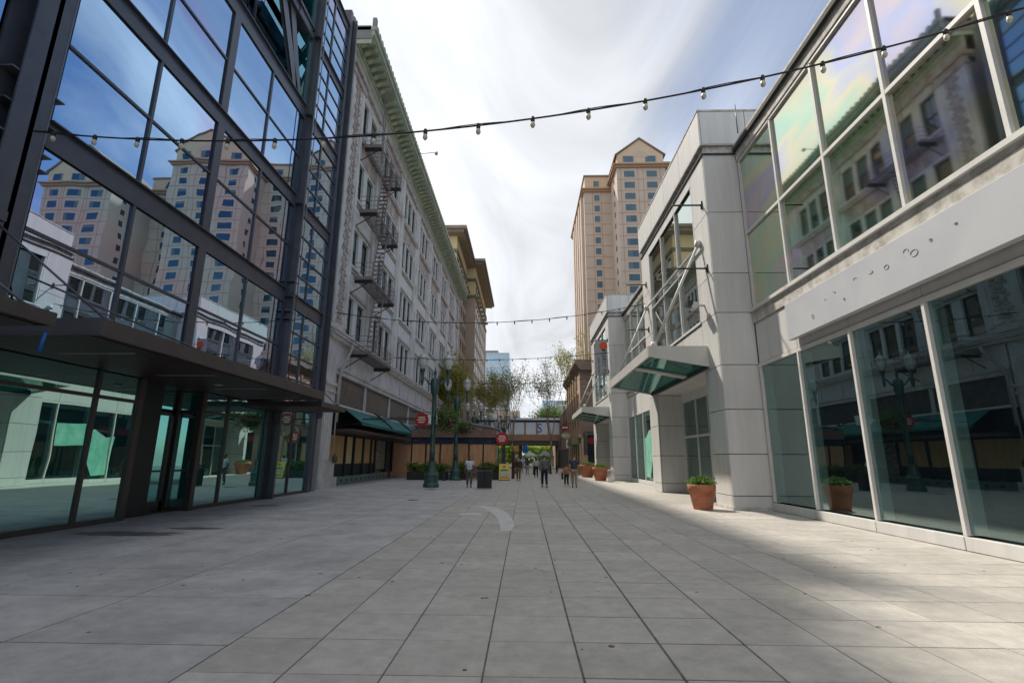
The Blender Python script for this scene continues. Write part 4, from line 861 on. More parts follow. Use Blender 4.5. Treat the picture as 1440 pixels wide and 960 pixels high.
# footbridge
fb = thing('footbridge', 'enclosed brick and glass footbridge crossing the street with blue letters in its windows', 'footbridge', (0, 96, 4))
part('deck', MB().box(-10, 12, 96, 100, 4.1, 4.9), 'bridged', fb); part('brick_apron', MB().box(-10, 12, 95.9, 100, 4.95, 6.1), 'brick', fb)
part('bridge_roof', MB().box(-10, 12, 95.6, 100.4, 8.75, 9.15), 'tfr', fb); part('shadow_band', MB().box(-10, 12, 96.2, 100, 8.35, 8.75), 'bridged', fb)
for k in range(9):
    x = -8.6+k*2.2
    pbox('bridge_pane', x, x+1.9, 96.1, 96.2, 6.1, 8.35, 'bridgeg', fb); pbox('bridge_post', x+1.9, x+2.2, 95.95, 96.3, 6.1, 8.4, 'brick', fb)
for s, x in (('A', -5.3), ('S', 2.75)):
    o = link('letter', text_mesh(s, 2.4 if s == 'S' else 2.0, 'bluep', .03), fb, (x, 96.04, 7.2)); o.rotation_euler = (rad(90), 0, 0)
for x in (-6.2, 6.2, -.9): part('bridge_pier', MB().box(x-.4, x+.4, 97, 98, 0, 4.1), 'bridged', fb)

# Italianate brown building
ib = thing('italianate_building', 'small tan stucco corner building with heavy bracketed cornice past the white blocks', 'building', (8, 60, 0))
part('street_wall', MB().box(6.15, 6.5, 56.2, 73, 0, 11.6), 'ital', ib); part('side_wall', MB().box(6.15, 20, 55.9, 56.2, 3.9, 11.6), 'italside', ib); part('shop_side_wall', MB().box(6.15, 20, 55.85, 56.2, 0, 3.88), 'ital', ib)
part('body', MB().box(6.5, 20, 56.2, 73, 0, 11.5), 'italside', ib)
part('cornice', MB().prism([(6.15, 11.3), (5.55, 12.1), (5.55, 12.45), (8, 12.45), (8, 11.3)], 1, 55.2, 73.8), 'italcor', ib)
part('cornice_return', MB().prism([(56, 11.3), (55.2, 12.1), (55.2, 12.46), (57, 12.46), (57, 11.3)], 0, 8, 20), 'italcor', ib)
part('roof_tile_row', MB().box(7.2, 8.3, 55.4, 56.8, 12.46, 12.8), 'terra', ib)
for k in range(5):
    y = 58+k*3.1
    o = part('arched_window', MB().prism([(y-.6, 5.6), (y+.6, 5.6)]+[(y+.6*math.cos(a*math.pi/8), 8.4+.6*math.sin(a*math.pi/8)) for a in range(9)], 0, 6.08, 6.14), 'darkfr', ib)
    part('window_arch', MB().tube([(6.1, y+.75*math.cos(a*math.pi/8), 8.4+.75*math.sin(a*math.pi/8)) for a in range(9)], .1, 6).box(6.02, 6.15, y-.85, y-.62, 5.5, 8.4).box(6.02, 6.15, y+.62, y+.85, 5.5, 8.4), 'ital', o)
    part('pilaster', MB().box(5.98, 6.15, y+1.1, y+1.6, 3.9, 11.2), 'ital', ib)
part('belt', MB().box(5.9, 6.15, 55.8, 73, 3.9, 4.3), 'ital', ib)
for k in range(6): pbox('shop_opening', 6.08, 6.14, 57+k*2.6, 58.7+k*2.6, 0.1, 3.1, 'darkfr', ib)
for k in range(6): pbox('shop_cream_trim', 6.02, 6.14, 56.5+k*2.6, 56.95+k*2.6, 0, 3.3, 'cream', ib)
part('shop_sign_board', MB().box(5.2, 6.1, 56.8, 66, 3.2, 3.9), mat('olive_fascia', (.2, .22, .1), .7), ib)
part('rosette', MB().prism([(7.0+.22*math.cos(a*math.pi/8), 8.7+.22*math.sin(a*math.pi/8)) for a in range(16)], 1, 55.8, 55.9), 'hrim', ib)
mb_ = thing('menu_board', 'black menu board of small photographs on the tan shop side wall', 'notice board', (7, 55.8, 2))
part('board', MB().box(6.45, 7.6, 55.72, 55.83, 2.1, 4.55), 'menu', mb_)
pbox('frame', 6.4, 6.45, 55.7, 55.83, 2.05, 4.6, 'black', mb_); pbox('frame', 7.6, 7.65, 55.7, 55.83, 2.05, 4.6, 'black', mb_)
# buildings closing the street on the right and left beyond
rb3 = thing('red_brick_shop', 'brown brick shopfront further down the right side of the street', 'building', (9, 85, 0))
part('wall', MB().box(6.6, 20, 75, 128, 0, 9.5), 'italside', rb3)
for k in range(5): pbox('shop_window', 6.5, 6.58, 77+k*4, 80+k*4, .2, 3.2, 'darkfr', rb3)
for nm, lab, x, y, z, m1, w in (('projecting_sign', 'red and white projecting sign high above the shop row', 5.2, 66, 5.6, 'redd', 1.1), ('projecting_sign', 'yellow oval projecting sign hung below the red one', 5.3, 66.2, 4.6, 'cream', 1.2), ('projecting_sign', 'white projecting shop sign with blue stripe above the walkway', 5.4, 62, 3.4, 'wpaint', .8)):
    t = thing(nm, lab, 'sign', (x, y, z)); pl = MB().prism([(x+w/2*math.cos(a*math.pi/8), z+.42*math.sin(a*math.pi/8)) for a in range(16)], 1, y, y+.08) if m1 != 'wpaint' else MB().box(x-w/2, x+w/2, y, y+.08, z-.5, z+.5)
    part('sign_plate', pl, m1, t); part('sign_arm', MB().tube([(x, y+.04, z+.5), (6.4, y+.04, z+.5)], .03, 6), 'black', t)
    pbox('sign_stripe', x-w/3, x+w/3, y-.02, y-.002, z-.12, z+.1, 'bluep' if m1 == 'wpaint' else 'wpaint', t)
# market beyond the bridge
for k, (x, y, m_, lab) in enumerate(((1.0, 108, 'tent', 'white and green striped market tent beyond the footbridge, nearest the blue sign'), (4.2, 104, 'tent', 'pale green market tent at the right under the footbridge'), (-.6, 116, 'wpaint', 'white market tent furthest back under the footbridge'))):
    t = thing('market_tent', lab, 'tent', (x, y, 0), 'market tents beyond the footbridge')
    part('tent_roof', MB().add([(x-1.6, y-1.6, 2.2), (x+1.6, y-1.6, 2.2), (x+1.6, y+1.6, 2.2), (x-1.6, y+1.6, 2.2), (x, y, 3.3)], [(0, 1, 4), (1, 2, 4), (2, 3, 4), (3, 0, 4), (3, 2, 1, 0)]).box(x-1.6, x+1.6, y-1.63, y-1.6, 1.9, 2.2), m_, t)
    for dx in (-1.5, 1.5): part('tent_leg', MB().tube([(x+dx, y-1.5, 0), (x+dx, y-1.5, 2.2)], .04, 6), 'chrome', t)
for nm, lab, x, y, z0, z1, w, m_ in (('street_sign', 'yellow pedestrian sign hanging under the footbridge', -1.4, 93, 2.9, 4.0, .7, 'orange'), ('street_sign', 'blue rectangular sign beside the yellow one under the footbridge', .05, 92, 2.6, 4.0, .9, 'bluep'), ('street_sign', 'white and blue wall sign at the left end under the footbridge', -5.6, 94, 1.6, 3.8, 1.3, 'yelb')):
    t = thing(nm, lab, 'sign', (x, y, 0)); part('sign_plate', MB().box(x-w/2, x+w/2, y, y+.06, z0, z1), m_, t); part('post', MB().tube([(x, y+.1, 0), (x, y+.1, z1)], .06, 8), 'black', t)

# ================================================================== FOLIAGE
def leaf_cloud(mb, centers, n, spread, size, rng, flat=.6):
    for _ in range(n):
        c = rng.choice(centers); p = Vector((rng.gauss(c[0], spread), rng.gauss(c[1], spread), rng.gauss(c[2], spread*flat)))
        s = size*rng.uniform(.6, 1.4); e = Euler((rng.uniform(-1.2, 1.2), rng.uniform(-1.2, 1.2), rng.uniform(0, 6.3)))
        a = Vector((s, 0, 0)); b = Vector((0, s*.55, 0)); a.rotate(e); b.rotate(e)
        mb.add([p-a, p-b, p+a, p+b], [(0, 1, 2, 3)])
def tree(label, loc, h, leaf, seed, nleaf=2600, spreadf=1.0, lsize=.11, trunk=.15, fork=2, rise=.24, cl=1.0, lean=(0, 0), group='street trees down the middle of the walkway', species='spring_tree'):
    rng = random.Random(seed); t = thing(species, label, 'tree', loc, group)
    mb = MB(); tips = []
    def grow(p, d, L, r, lvl):
        pts = [p]; rs = [r]; n = 5 if lvl < 2 else 3; q = p.copy(); dd = d.copy()
        for i in range(n):
            dd = (dd+Vector((rng.uniform(-.14, .14), rng.uniform(-.14, .14), rng.uniform(0, .10)))).normalized(); q = q+dd*L/n; pts.append(q.copy()); rs.append(max(.012, r*(1-.38*(i+1)/n)))
        mb.tube(pts, rs, 7 if lvl < 2 else 4)
        if lvl >= 3: tips.extend(pts[1:])
        elif lvl == 2: tips.extend(pts[-2:])
        if lvl >= 5: return
        m = fork if lvl == 0 else rng.choice((2, 2, 3))
        a0 = rng.uniform(0, 6.3)
        for k in range(m+1 if lvl < 2 else m):
            a = a0+k*2*math.pi/(m+1)+rng.uniform(-.4, .4); sp = (.36+.12*lvl)*spreadf
            nd = (dd+Vector((math.cos(a)*sp, math.sin(a)*sp, .12))).normalized()
            src = pts[-1] if (k < 2 or lvl == 0) else pts[-2]
            grow(src, nd, L*rng.uniform(.66, .86), rs[-1]*.74, lvl+1)
    base = Vector(loc)
    grow(base, Vector((lean[0], lean[1], 1)).normalized(), h*rise, trunk, 0)
    zmax = max(p.z for p in tips); f_ = h/zmax
    for i_, v_ in enumerate(mb.v): mb.v[i_] = (loc[0]+(v_[0]-loc[0])*f_, loc[1]+(v_[1]-loc[1])*f_, v_[2]*f_)
    tips = [Vector((loc[0]+(p.x-loc[0])*f_, loc[1]+(p.y-loc[1])*f_, p.z*f_)) for p in tips]
    part('trunk', mb, 'bark', t)
    lb = MB(); leaf_cloud(lb, tips, nleaf, .22*cl, lsize, rng, .9)
    o = link('crown', lb.mesh('crown', M[leaf], fix=False), t); return t
tree('slender spring tree with thin leaves in front of the footbridge', (-1.0, 58, 0), 13.0, 'leafs', 3, 3000, .55, .085, cl=1.2)
tree('tall thin leaved tree right of centre before the footbridge', (2.9, 60, 0), 14.5, 'leafs', 5, 3200, .5, .085, cl=1.2)
tree('young tree close to the tan building, tallest crown of the row', (4.6, 74, 0), 19.5, 'leafs', 9, 2600, .55, .12, cl=1.2)
tree('yellow green leafy tree between the brown tower and the lamps', (-7.4, 66, 0), 15.5, 'leafy', 12, 13000, .62, .12, cl=3.2)
tree('smaller yellow green tree behind the twin lamps', (-5.2, 76, 0), 14.5, 'leafy', 31, 6500, .45, .11, cl=1.8)
tree('bare branched tree with sparse green leaves left of centre', (-3.0, 82, 0), 14.5, 'leafs', 21, 3200, .5, .1, cl=1.3)
tree('dark leafed tree standing beyond the footbridge on the right', (6, 112, 0), 13, 'leaf2', 23, 6000, .8, .16, cl=3, group='trees beyond the footbridge')
tree('green tree behind the market tents', (-2, 124, 0), 9, 'sunleaf', 25, 7000, 1.2, .22, cl=3, group='trees beyond the footbridge')
hd = link('hedge_bank', None); 
bpy.data.objects.remove(hd)
hb = MB(); rg = random.Random(4)
leaf_cloud(hb, [(x*.9-9, 132, z) for x in range(24) for z in (1, 2.2, 3.4, 4.4)], 7000, .6, .3, rg)
o = link('greenery', hb.mesh('greenery', M['sunleaf'], fix=False)); tag(o, 'bright sunlit greenery seen under the footbridge', 'greenery', kind='stuff')

# terracotta pots with plants
def pot(label, x, y, r=.46, h=.72, plant='bush', seed=1):
    t = thing('flower_pot', label, 'planter', (x, y, 0), 'terracotta pots along the white building')
    part('pot', MB().lathe([(r*.66, 0), (r*.68, .03), (r*.9, h*.72), (r*.97, h*.74), (r*1.0, h*.98), (r*.97, h), (r*.88, h), (r*.86, h-.08)], x, y, 0, 28), 'terra', t)
    part('pot_band', MB().lathe([(r*.80, h*.42), (r*.815, h*.44), (r*.82, h*.47), (r*.81, h*.49)], x, y, 0, 28), 'terra', t)
    part('soil', MB().lathe([(r*.86, h-.09), (r*.86, h-.06)], x, y, 0, 20), 'soil', t)
    rng = random.Random(seed); lb = MB()
    cs = [(x+r*.75*math.cos(a)*q, y+r*.75*math.sin(a)*q, h+.06+.12*(1-q)) for a in [k*.5 for k in range(13)] for q in (.25, .6, .95)]
    leaf_cloud(lb, cs, 1100, .07, .045, rng, .8); o = link('foliage', lb.mesh('foliage', M['leaf2'], fix=False), t)
    st = MB()
    for k in range(24):
        c = rng.choice(cs); st.tube([(x+rng.uniform(-.15, .15), y+rng.uniform(-.15, .15), h-.06), c], .008, 4)
    part('stem', st, 'leaf1', t, kind='stuff'); return t
pot('large terracotta pot of green shrub beside the nearest white pier', 5.95, 17.75, .46, .8, seed=1)
pot('terracotta pot with shrub by the bicycle rack at the second white block', 5.85, 40.3, .62, 1.0, seed=2)
pot('terracotta pot with shrub furthest along the white building', 5.75, 48.0, .7, 1.1, seed=3)
bk_ = thing('bicycle_rack', 'silver looped bicycle rack beside the far terracotta pots', 'bicycle rack', (6.3, 37.8, 0))
for k in range(5):
    y = 37.4+k*.22
    part('loop', MB().tube([(5.95+.09*k, y, 0), (5.95+.09*k, y, .75), (5.98+.09*k, y+.03, .86), (6.12+.09*k, y+.06, .86), (6.15+.09*k, y+.07, .75), (6.15+.09*k, y+.07, 0)], .022, 6), 'chrome', bk_)

# dark planters with hedges in front of the patio
def planter(label, x0, x1, y0, y1, seed, lm='leaf1', hgt=.62, n=1400):
    t = thing('hedge_planter', label, 'planter', ((x0+x1)/2, (y0+y1)/2, 0), 'dark planters round the patio')
    part('trough', MB().box(x0, x1, y0, y1, 0, hgt), 'planterw', t)
    rng = random.Random(seed); lb = MB()
    cs = [(rng.uniform(x0, x1), rng.uniform(y0, y1), hgt+rng.uniform(0, .5)) for _ in range(40)]
    leaf_cloud(lb, cs, n, .15, .10, rng, .9); link('foliage', lb.mesh('foliage', M[lm], fix=False), t)
planter('long dark planter with spiky green plants left of the first lamp post', -9.0, -5.9, 39.4, 40.1, 1, 'leaf2')
planter('dark planter of trimmed hedge behind the litter bins', -3.4, -1.9, 40.6, 41.3, 2, 'leaf2')
planter('dark planter with hedge between the two lamp posts', -5.0, -4.6, 40.2, 40.9, 3, 'leaf2', n=500)

# outdoor patio shelter
ps = thing('patio_shelter', 'boarded timber restaurant patio with brown fabric roof behind the planters', 'patio shelter', (-6, 43, 0))
for k in range(6):
    x = -9.3+k*1.18
    pbox('timber_panel', x+.06, x+1.12, 42.1, 42.16, 1.0, 2.75, 'wood', ps); pbox('post', x-.05, x+.05, 42.02, 42.2, 0, 3.4, 'black', ps)
    for j in range(3): pbox('low_slat', x+.06, x+1.12, 42.05, 42.12, .12+j*.3, .34+j*.3, 'brn', ps)
part('dark_transom', MB().box(-9.3, -2.2, 42.0, 42.1, 2.8, 3.3), 'navy', ps)
part('cloth_valance', MB().box(-9.3, -2.3, 41.8, 41.9, 3.3, 3.95), 'brn', ps)
part('roof_cloth', MB().prism([(-9.4, 4.2), (-5, 4.5), (-2.1, 4.0), (-2.1, 4.06), (-5, 4.58), (-9.4, 4.28)], 1, 41.7, 48), 'sh_cream', ps)
for i in range(5): part('iron_scroll', MB().tube([(-8.9+i*1.5+.3*math.cos(a*.6)*(1-a/14), 41.98, 3.05+.2*math.sin(a*.6)*(1-a/14)) for a in range(12)], .02, 5), 'steel_l', ps)
for k in range(3): pbox('end_post', -2.2+k*.26, -2.13+k*.26, 41.9, 42, 0, 3.9, ('black', 'strip', 'black')[k], ps)
pbox('end_board', -1.1, -.85, 43.2, 43.4, 0, 2.2, 'sh_brown', ps)
part('string_bulb_row', MB().tube([(-9.3, 41.75, 4.0), (-5.4, 41.75, 3.9), (-2.2, 41.75, 4.1)], .015, 4), 'black', ps)
for nm, lab, x, y in (('bollard', 'short dark bollard beside the second lamp post', -6.05, 38.6), ('bollard', 'dark bollard right of the walkway before the tan building', 3.8, 62), ('bollard', 'dark bollard left of the walkway below the red round sign', .95, 55), ('bollard', 'dark bollard in the middle distance near the market', 2.9, 58)):
    t = thing(nm, lab, 'bollard', (x, y, 0), 'bollards along the walkway'); part('post', MB().lathe([(.12, 0), (.12, .1), (.09, .14), (.09, .85), (.11, .9), (.07, 1.0)], x, y, 0, 12), 'black', t)

# ================================================================== LAMP POSTS
def lamp_post():
    t = thing('lamp_post', 'x', 'lamp post', (0, 0, 0))
    part('base', MB().lathe([(.46, 0), (.46, .16), (.43, .2), (.40, .26), (.40, .62), (.43, .68), (.40, .74), (.30, .84), (.25, 1.05), (.21, 1.35), (.23, 1.4), (.2, 1.45)], 0, 0, 0, 16, smooth=False), 'lamp', t)
    part('shaft', MB().lathe([(.16, 1.45), (.155, 1.9), (.175, 1.95), (.155, 2.0), (.14, 2.9), (.155, 2.94), (.155, 3.0), (.138, 3.05), (.135, 3.9), (.15, 3.94), (.15, 4.0), (.13, 4.06), (.125, 5.2), (.19, 5.35), (.25, 5.55), (.27, 6.1), (.22, 6.25), (.08, 6.3), (.06, 6.5), (.1, 6.6), (.06, 6.72), (.02, 7.0)], 0, 0, 0, 20, flute=.08), 'lamp', t)
    for s in (-1, 1):
        pts = [(s*.2, 0, 5.9), (s*.35, 0, 5.95), (s*.5, 0, 6.15), (s*.62, 0, 6.3), (s*.74, 0, 6.2), (s*.76, 0, 6.05)]
        part('arm', MB().tube(pts, [.07, .06, .05, .055, .05, .03], 8).lathe([(.03, 5.8), (.07, 5.95), (.1, 6.1), (.08, 6.25), (.09, 6.55), (.14, 6.72), (.17, 6.8)], s*.76, 0, 0, 12), 'lamp', t)
        gl = part('lantern', MB().lathe([(.14, 6.8), (.20, 6.95), (.27, 7.15), (.30, 7.38), (.29, 7.42)], s*.76, 0, 0, 16), 'globe', t)
        part('lantern_cap', MB().lathe([(.33, 7.42), (.33, 7.47), (.26, 7.56), (.12, 7.70), (.04, 7.78), (.03, 7.9), (.01, 7.98)], s*.76, 0, 0, 16), 'cap', gl)
        rb_ = MB()
        for k in range(8):
            a = k*math.pi/4; rb_.tube([(s*.76+.2*math.cos(a), .2*math.sin(a), 6.93), (s*.76+.305*math.cos(a), .305*math.sin(a), 7.4)], .012, 4)
        part('lantern_rib', rb_, 'lamp', gl)
    part('crossbar', MB().tube([(-1.3, 0, 4.25), (.95, 0, 4.25)], .018, 6), 'iron', t)
    return t
lp0 = lamp_post()
spots = [((-5.36, 29.7), 'nearest twin lantern green lamp post with a flower basket'), ((-5.3, 39.4), 'second twin lantern lamp post behind the man in the white shirt'), ((-5.2, 52.0), 'third lamp post in the row, half hidden by the yellow green tree'), ((-5.1, 64), 'fourth lamp post in the row, small before the patio roof'), ((-5.2, 78), 'last lamp post of the row, faint among the branches'), ((-2.9, 70), 'lone far lamp post standing left of the footbridge windows')]
lps = []
for i, ((x, y), lab) in enumerate(spots):
    t = lp0 if i == 0 else copy_tree(lp0)
    t.location = (x, y, 0); t.rotation_euler = (0, 0, rad((10, 4, -8, 12, 0, 20)[i])); tag(t, lab, 'lamp post', 'twin lantern lamp posts along the left of the walkway'); lps.append(t)
    if y > 50: t.scale = (.93, .93, .93)
def basket(label, x, y, z, r, seed, n=1500):
    t = thing('hanging_basket', label, 'flower basket', (x, y, z), 'flower baskets on the lamp posts')
    part('bowl', MB().lathe([(r*.2, -r*.75), (r*.5, -r*.6), (r*.72, -r*.25), (r*.75, -.0)], x, y, z, 16), 'soil', t)
    part('chain', MB().tube([(x-r*.6, y, z), (x, y, z+.75), (x+r*.6, y, z)], .012, 4), 'black', t)
    rng = random.Random(seed); lb = MB(); cs = [(x+rng.uniform(-r, r)*.8, y+rng.uniform(-r, r)*.8, z+rng.uniform(-r*.7, r*.65)) for _ in range(40)]
    leaf_cloud(lb, cs, n, r*.2, .055, rng, .9); link('foliage', lb.mesh('foliage', M['leafg'], fix=False), t)
    lb = MB(); leaf_cloud(lb, cs, n//3, r*.22, .055, rng, .9); link('trailing_leaf', lb.mesh('trailing_leaf', M['leaf2'], fix=False), t)
    lb = MB(); leaf_cloud(lb, [c for c in cs if c[2] < z+.05 and c[0] > x-.1], n//8, r*.2, .05, rng, .9); link('blossom', lb.mesh('blossom', M['flower'], fix=False), t)
basket('big round flower basket with pink blossoms on the nearest lamp post', -4.55, 29.7, 3.85, .74, 1, 2000)
basket('smaller flower basket on the second lamp post', -4.7, 39.4, 3.95, .6, 2, 900)
# round red signs
def round_sign(label, x, y, z, r, post=None):
    t = thing('round_sign', label, 'sign', (x, y, z))
    part('sign_disc', MB().prism([(x+r*math.cos(a*math.pi/12)*(1+.04*(a % 2)), z+r*math.sin(a*math.pi/12)*(1+.04*(a % 2))) for a in range(24)], 1, y, y+.12), 'red', t)
    part('sign_rim', MB().tube([(x+r*.88*math.cos(a*math.pi/12), y-.01, z+r*.88*math.sin(a*math.pi/12)) for a in range(25)], r*.035, 5), 'redd', t)
    sc = MB()
    for j, zz_ in enumerate((.34, .0, -.36)):
        w = (.5, .66, .45)[j]*r; pts = [(x-w+2*w*k/24, y-.012, z+zz_*r+.13*r*math.sin(k*1.35+j)*(1 if k % 3 else .5)) for k in range(25)]; sc.tube(pts, r*.055, 4)
    part('script_lettering', sc, 'wpaint', t)
    if post: part('sign_bracket', MB().tube(post, .04, 6), 'black', t)
    return t
round_sign('round red shop sign with white script above the teal awning', -6.25, 30.6, 3.88, .40, [(-9.9, 30.7, 3.9), (-6.6, 30.7, 3.9)])
round_sign('round red sign with white script at the patio corner by the walkway', -1.85, 41.4, 3.2, .5, [(-1.85, 41.6, 3.6), (-1.85, 41.6, 0)])
t = thing('projecting_sign', 'white pennant shaped sign behind the nearest lamp post', 'sign', (-6, 34, 4)); part('sign_plate', MB().prism([(-6.9, 4.25), (-6.4, 4.6), (-5.7, 4.55), (-5.75, 3.95), (-6.5, 3.9)], 1, 34.5, 34.6), 'wpaint', t); part('sign_arm', MB().tube([(-10.9, 34.55, 4.3), (-6.0, 34.55, 4.3)], .03, 6), 'black', t)
# twin litter bin
lbn = thing('litter_bin', 'black twin litter bin on the left of the walkway', 'litter bin', (-2.22, 28.7, 0))
for x in (-2.42, -2.02):
    part('bin_body', MB().box(x-.19, x+.19, 28.5, 28.95, .04, 1.0), 'black', lbn); sl = MB()
    for k in range(7): sl.box(x-.18+k*.055, x-.155+k*.055, 28.47, 28.5, .08, .9)
    part('bin_slat', sl, 'darkfr', lbn); part('bin_rim', MB().box(x-.2, x+.2, 28.48, 28.97, .93, 1.0).lathe([(.16, 1.0), (.16, 1.03)], x, 28.72, 0, 14), 'iron', lbn)
part('bin_hood', MB().box(-2.66, -1.78, 28.46, 29.0, 1.12, 1.18).box(-2.62, -2.58, 28.5, 28.54, 1, 1.12).box(-1.86, -1.82, 28.5, 28.54, 1, 1.12).box(-2.62, -2.58, 28.9, 28.94, 1, 1.12).box(-1.86, -1.82, 28.9, 28.94, 1, 1.12), 'black', lbn)
# sandwich board
sb = thing('sandwich_board', 'yellow sandwich board standing at the patio corner', 'sandwich board', (-1.55, 39.9, 0))
part('front_board', MB().add([(-1.98, 39.7, .05), (-1.18, 39.7, .05), (-1.18, 39.98, 1.22), (-1.98, 39.98, 1.22), (-1.98, 39.73, .05), (-1.18, 39.73, .05), (-1.18, 40.01, 1.22), (-1.98, 40.01, 1.22)], [(0, 1, 2, 3), (7, 6, 5, 4), (0, 4, 5, 1), (1, 5, 6, 2), (2, 6, 7, 3), (3, 7, 4, 0)]), 'yel', sb)
part('rear_board', MB().bar((-1.58, 40.3, .03), (-1.58, 40.03, 1.2), .8, .03, (0, 1, 0)), 'yel', sb)
pbox('print_panel', -1.9, -1.26, 39.755, 39.765, .32, .62, 'yelb', sb); pbox('print_panel', -1.9, -1.26, 39.72, 39.728, .15, .28, 'orange', sb); pbox('print_strip', -1.85, -1.3, 39.82, 39.83, .72, .8, 'awn', sb)
part('print_logo', MB().prism([(-1.58+.13*math.cos(a*.6), 1.02+.1*math.sin(a*.6)) for a in range(10)], 1, 39.88, 39.9), 'orange', sb)
pbox('foot', -2.0, -1.16, 39.66, 39.76, 0, .06, 'planterw', sb)

# ================================================================== STRING LIGHTS
bulbm = MB().lathe([(.018, .05), (.026, .0), (.040, -.045), (.042, -.075), (.025, -.11), (.005, -.12)], 0, 0, -.06, 10).mesh('bulb', M['bulb'])
sockm = MB().lathe([(.03, .03), (.036, 0), (.036, -.06), (.028, -.075)], 0, 0, 0, 8).mesh('socket', M['wire'])
def string(label, a, b, sag, step, r=.012, skip=0):
    t = thing('string_light', label, 'string lights', a, 'bulb strings hung across the walkway')
    a = Vector(a); b = Vector(b); n = 60; f = lambda u: a.lerp(b, u)+Vector((0, 0, -4*sag*u*(1-u)))
    tw = MB().tube([f(i/n) for i in range(n+1)], r, 5).tube([f(i/n)+Vector((0, 0, .022*math.sin(i*.9)+.012)) for i in range(n+1)], r*.6, 4)
    part('wire', tw, 'wire', t)
    L_ = (b-a).length; k = int(L_/step)
    for i in range(skip, k):
        p = f((i+.5)/k); link('socket', sockm, t, tuple(p)); link('bulb', bulbm, t, tuple(p))
string('nearest string of bulbs sweeping from the steel column over the street', (-9.7, 8.5, 7.85), (8.1, 6.7, 8.62), 1.03, .93, .016)
string('second string of bulbs from the fire escape wall to the white block', (-10.9, 27.6, 9.75), (6.8, 27.3, 10.15), .85, .98, .018)
string('third string of bulbs, across the street before the patio', (-10.9, 40.5, 9.7), (6.8, 40.0, 10.0), .38, 1.0, .02)
string('fourth string of bulbs, faint in front of the yellow tree', (-10.9, 52, 9.6), (6.8, 52, 9.8), .5, 1.2, .02)

# ================================================================== PEOPLE
def skinned(name, verts, edges, radii, m, parent, root=0, sub=1):
    me = bpy.data.meshes.new(name); me.from_pydata(verts, edges, []); o = bpy.data.objects.new(name, me); C.objects.link(o)
    sk = o.modifiers.new('s', 'SKIN'); sl = me.skin_vertices[0].data
    for i, r in enumerate(radii):
        sl[i].radius = r if isinstance(r, tuple) else (r, r); sl[i].use_root = (i == root)
    sk.use_smooth_shade = True
    su = o.modifiers.new('u', 'SUBSURF'); su.levels = sub; su.render_levels = sub
    bpy.context.view_layer.update()
    nm = bpy.data.meshes.new_from_object(o.evaluated_get(bpy.context.evaluated_depsgraph_get())); nm.name = name; nm.materials.clear(); nm.materials.append(m if not isinstance(m, str) else M[m])
    for p in nm.polygons: p.material_index = 0; p.use_smooth = True
    bpy.data.objects.remove(o); bpy.data.meshes.remove(me)
    q = bpy.data.objects.new(name, nm); C.objects.link(q); q.parent = parent; return q
